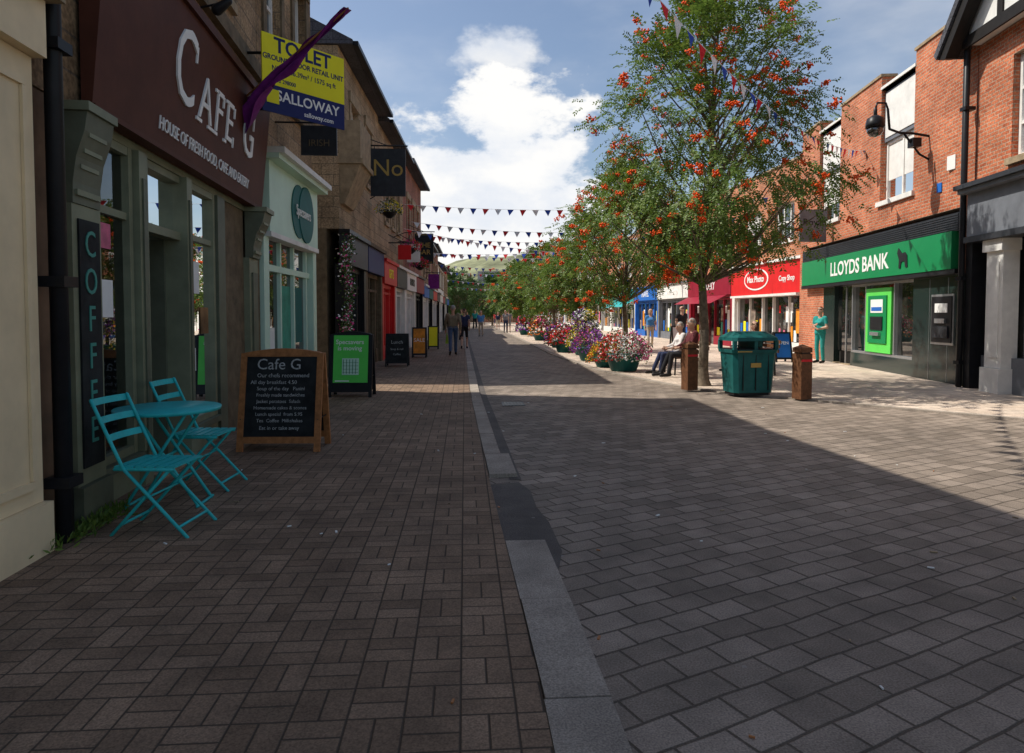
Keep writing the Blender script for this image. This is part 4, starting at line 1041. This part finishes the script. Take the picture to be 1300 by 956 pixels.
def person(x,y,ang,pose='stand',top='navy',bot='denim',hair='brown',H=1.72,near=False,long=False,short=False,shoe=None,sleeve='short',z0=.03,name='person',bag=None,female=False):
    k=H/1.75; P={}
    sh=.175 if female else .2; hp=.09
    if pose=='sit':
        for s in (-1,1):
            P['hip',s]=(hp*s,0,.53); P['kn',s]=(.12*s,.43,.53); P['an',s]=(.11*s,(.62 if s==1 else .5),.10); P['to',s]=(.13*s,(.62 if s==1 else .5)+.19,.05)
            P['sh',s]=(sh*s,-.10,1.03); P['el',s]=((sh+.07)*s,.02,.78); P['wr',s]=(.13*s,.27,.70); P['ha',s]=(.09*s,.33,.68)
        P['pel']=(0,0,.55); P['chest']=(0,-.09,.93); P['neck']=(0,-.09,1.09); P['head']=(0,-.05,1.25)
    else:
        wk=pose=='walk'
        for s in (-1,1):
            f=s if wk else 0
            P['hip',s]=(hp*s,0,.92); P['kn',s]=(.10*s,.02+.16*f,.50); P['an',s]=(.10*s,-.03+.29*f if f>=0 else -.30,.09 if f>=0 else .15); a=P['an',s]; P['to',s]=(.12*s,a[1]+.17,.035 if f>=0 else .04)
            P['sh',s]=(sh*s,0,1.42); P['el',s]=((sh+.06)*s,-.04-.10*f,1.14); P['wr',s]=((sh+.06)*s,.06-.16*f,.90); P['ha',s]=((sh+.05)*s,.09-.18*f,.80)
        if pose=='fold':
            for s in (-1,1): P['el',s]=((sh+.07)*s,.0,1.13); P['wr',s]=(.06*s,.22,1.13+.06*s); P['ha',s]=(-.03*s,.24,1.17+.04*s)
        P['pel']=(0,0,.96); P['chest']=(0,0,1.30); P['neck']=(0,-.005,1.48); P['head']=(0,.015,1.64)
    V=lambda q: Vector(q)*k
    tm=CL[top]; bm_=CL[bot]; hm=HR[hair]; sm=shoe or M_SHOE
    caps=[]
    def c(mat,a,b_,ra,rb): caps.append((mat,V(a),V(b_),ra*k,rb*k))
    pel=Vector(P['pel']); ch=Vector(P['chest']); up=(ch-pel).normalized(); nk=Vector(P['neck']); hd=Vector(P['head'])
    for s in (-1,1):
        X=Vector((s,0,0))
        c(bm_,pel+X*.075,pel+X*.07+up*.02,.115,.11)
        c(tm,pel+X*.07+up*.06,ch+X*.085,.108,.118 if not female else .10)
        c(tm,ch+X*.08,Vector(P['sh',s])-X*.03,.10,.075)
        c(tm,P['sh',s],Vector(P['sh',s]).lerp(Vector(P['el',s]),.62),.068,.057)
        c(SK if sleeve=='short' else tm,Vector(P['sh',s]).lerp(Vector(P['el',s]),.6),P['el',s],.048 if sleeve=='short' else .055,.043)
        c(SK if sleeve=='short' else tm,P['el',s],P['wr',s],.042 if sleeve=='short' else .050,.030)
        c(SK,P['wr',s],P['ha',s],.028,.034)
        c(bm_,P['hip',s],P['kn',s],.088,.062)
        kn=Vector(P['kn',s]); an=Vector(P['an',s])
        if short:
            c(SK,kn,kn.lerp(an,.35),.055,.056); c(SK,kn.lerp(an,.35),an,.055,.036)
        else: c(bm_,kn,kn.lerp(an,.9),.064,.052)
        c(sm,an+Vector((0,-.03,-.03)),P['to',s],.045,.038)
    c(tm,pel+up*.1,ch,.12,.12)
    if female: c(tm,ch+Vector((-.07,.09,-.03)),ch+Vector((.07,.09,-.03)),.06,.06)
    c(SK,nk-Vector((0,0,.05)),hd-Vector((0,.02,.06)),.055,.052)
    c(SK,hd+Vector((0,-.015,.0)),hd+Vector((0,-.01,.035)),.088,.088)
    c(SK,hd+Vector((0,.02,-.03)),hd+Vector((0,.035,-.075)),.068,.045)
    c(SK,hd+Vector((0,.085,.005)),hd+Vector((0,.108,-.025)),.010,.016)
    for s in (-1,1): c(SK,hd+Vector((.09*s,-.01,-.01)),hd+Vector((.092*s,-.015,.02)),.014,.018)
    c(hm,hd+Vector((0,-.03,.03)),hd+Vector((0,-.02,.055)),.090,.088)
    if long:
        c(hm,hd+Vector((0,-.05,.02)),hd+Vector((0,-.06,-.14)),.08,.06)
        for s in (-1,1): c(hm,hd+Vector((.06*s,-.03,.03)),hd+Vector((.07*s,-.03,-.10)),.045,.03)
    g=M()
    for (mat,a,b_,ra,rb) in caps: g.cap(mat,a,b_,ra,rb,12,4)
    o=g.finish('tmp',recalc=True)
    md=o.modifiers.new('r','REMESH'); md.mode='VOXEL'; md.voxel_size=(.016 if near else .03)*k; md.use_smooth_shade=True
    m2=o.modifiers.new('s','SMOOTH'); m2.factor=.5; m2.iterations=3 if near else 2
    bpy.context.view_layer.update(); ev=o.evaluated_get(bpy.context.evaluated_depsgraph_get())
    me=bpy.data.meshes.new_from_object(ev); bpy.data.objects.remove(o)
    nf=len(me.polygons); cen=np.empty(nf*3); me.polygons.foreach_get('center',cen); cen=cen.reshape(-1,3)
    best=np.full(nf,1e9); bi=np.zeros(nf,int); mats=[]
    for (mat,a,b_,ra,rb) in caps:
        if mat not in mats: mats.append(mat)
        A=np.array(a);B=np.array(b_); d=B-A; t=np.clip(((cen-A)@d)/max(d@d,1e-9),0,1)
        ds=np.abs(np.linalg.norm(cen-(A+t[:,None]*d),axis=1)-(ra+(rb-ra)*t))
        w=ds<best; best[w]=ds[w]; bi[w]=mats.index(mat)
    vs=[tuple(v.co) for v in me.vertices]; fs=[tuple(p.vertices) for p in me.polygons]; bpy.data.meshes.remove(me)
    T=Matrix.Translation((x,y,z0))@Matrix.Rotation(ang,4,'Z'); g=M(T)
    for m in mats: g.m(m)
    g.v=[tuple(T@Vector(p)) for p in vs]; g.f=fs; g.mi=[int(q) for q in bi]; g.sm=[True]*len(fs)
    for s in (-1,1):
        g.cap(M_EYE,V(hd+Vector((.032*s,.080,.012))),V(hd+Vector((.036*s,.080,.012))),.009*k,.009*k,8,2)
        g.cap(hm,V(hd+Vector((.02*s,.086,.034))),V(hd+Vector((.048*s,.076,.034))),.005*k,.004*k,6,2)
    g.cap(M_LIP,V(hd+Vector((-.02,.082,-.055))),V(hd+Vector((.02,.082,-.055))),.007*k,.007*k,6,2)
    if near:
        for s in (-1,1):
            w=V(P['wr',s]); h=V(P['ha',s]); d=(h-w).normalized(); sd=d.orthogonal() if abs(d.y)>.95 else d.cross(Vector((1,0,0))).normalized(); cu=d.cross(sd).normalized()*(-s)
            for i,fl in enumerate((.062,.072,.068,.052)):
                p0=h+sd*(i-1.5)*.019*k; p1=p0+d*fl*.65*k; p2=p1+(d+cu*.6).normalized()*fl*.55*k
                g.cap(SK,p0,p1,.0095*k,.0085*k,6,2); g.cap(SK,p1,p2,.0085*k,.007*k,6,2)
            p0=w.lerp(h,.4)-sd*.028*k; p1=p0+(d-sd*.9).normalized()*.045*k; g.cap(SK,p0,p1,.011*k,.009*k,6,2); g.cap(SK,p1,p1+d*.03*k,.009*k,.008*k,6,2)
    if bag:
        h=V(P['ha',-1]); g.add([(h.x-.02,h.y-.15,h.z-.40),(h.x+.10,h.y-.15,h.z-.40),(h.x+.10,h.y+.15,h.z-.40),(h.x-.02,h.y+.15,h.z-.40),(h.x+.02,h.y-.12,h.z-.08),(h.x+.06,h.y-.12,h.z-.08),(h.x+.06,h.y+.12,h.z-.08),(h.x+.02,h.y+.12,h.z-.08)],
            [(0,3,2,1),(0,1,5,4),(1,2,6,5),(2,3,7,6),(3,0,4,7),(4,5,6,7)],CL[bag]); g.tube(CL[bag],[(h.x+.04,h.y-.1,h.z-.08),(h.x+.03,h.y,h.z),(h.x+.04,h.y+.1,h.z-.08)],.008,6)
    g.finish(name,recalc=False)
PI=math.pi
person(10.75,20.0,math.radians(115),'fold','teal','teal','brown',1.68,True,female=True,name='nurse')
person(5.27,15.75,math.radians(88),'sit','maroon','black','grey',1.76,True,sleeve='long',name='seated_man')
person(5.25,16.55,math.radians(92),'sit','white','navy','grey',1.64,True,sleeve='long',female=True,name='seated_woman')
person(7.3,16.9,math.radians(80),'sit','pink','black','brown',1.66,False,long=True,female=True,name='seated_woman')
person(-.42,24.6,math.radians(2),'walk','khaki','denim','grey',1.78,True,sleeve='long',name='walking_man',bag='lime')
person(-.02,29.0,math.radians(-3),'walk','navy','black','brown',1.70,False,female=True,short=True,name='walking_woman',bag='black')
person(8.0,29.0,math.radians(170),'walk','blue','beige','blonde',1.68,female=True,long=True,name='walking_woman')
person(8.8,27.2,math.radians(200),'stand','black','navy','black',1.78,name='standing_man')
person(10.6,29.5,math.radians(90),'stand','maroon','black','brown',1.7,name='standing_man')
person(4.7,29.0,math.radians(88),'sit','navy','grey','grey',1.7,name='seated_man'); person(4.65,33.0,math.radians(88),'sit','grey','denim','brown',1.7,name='seated_man')
rr=random.Random(33); tops=['white','pink','blue','red','beige','navy','grey','white','teal','lime']; bots=['denim','black','beige','navy','grey']
for i in range(19):
    y=rr.uniform(44,82); x=rr.uniform(1.0,9) if i%5 else rr.uniform(-.8,2)
    if abs(x-4.5)<.6: x+=1.3
    fe=rr.random()<.5
    person(x,y,rr.choice([0,PI,PI])+rr.uniform(-.4,.4),rr.choice(['walk','walk','stand']),rr.choice(tops),rr.choice(bots),rr.choice(list(HR)),rr.uniform(1.58,1.82),female=fe,long=fe,short=rr.random()<.4)
print('objects',len(bpy.data.objects))
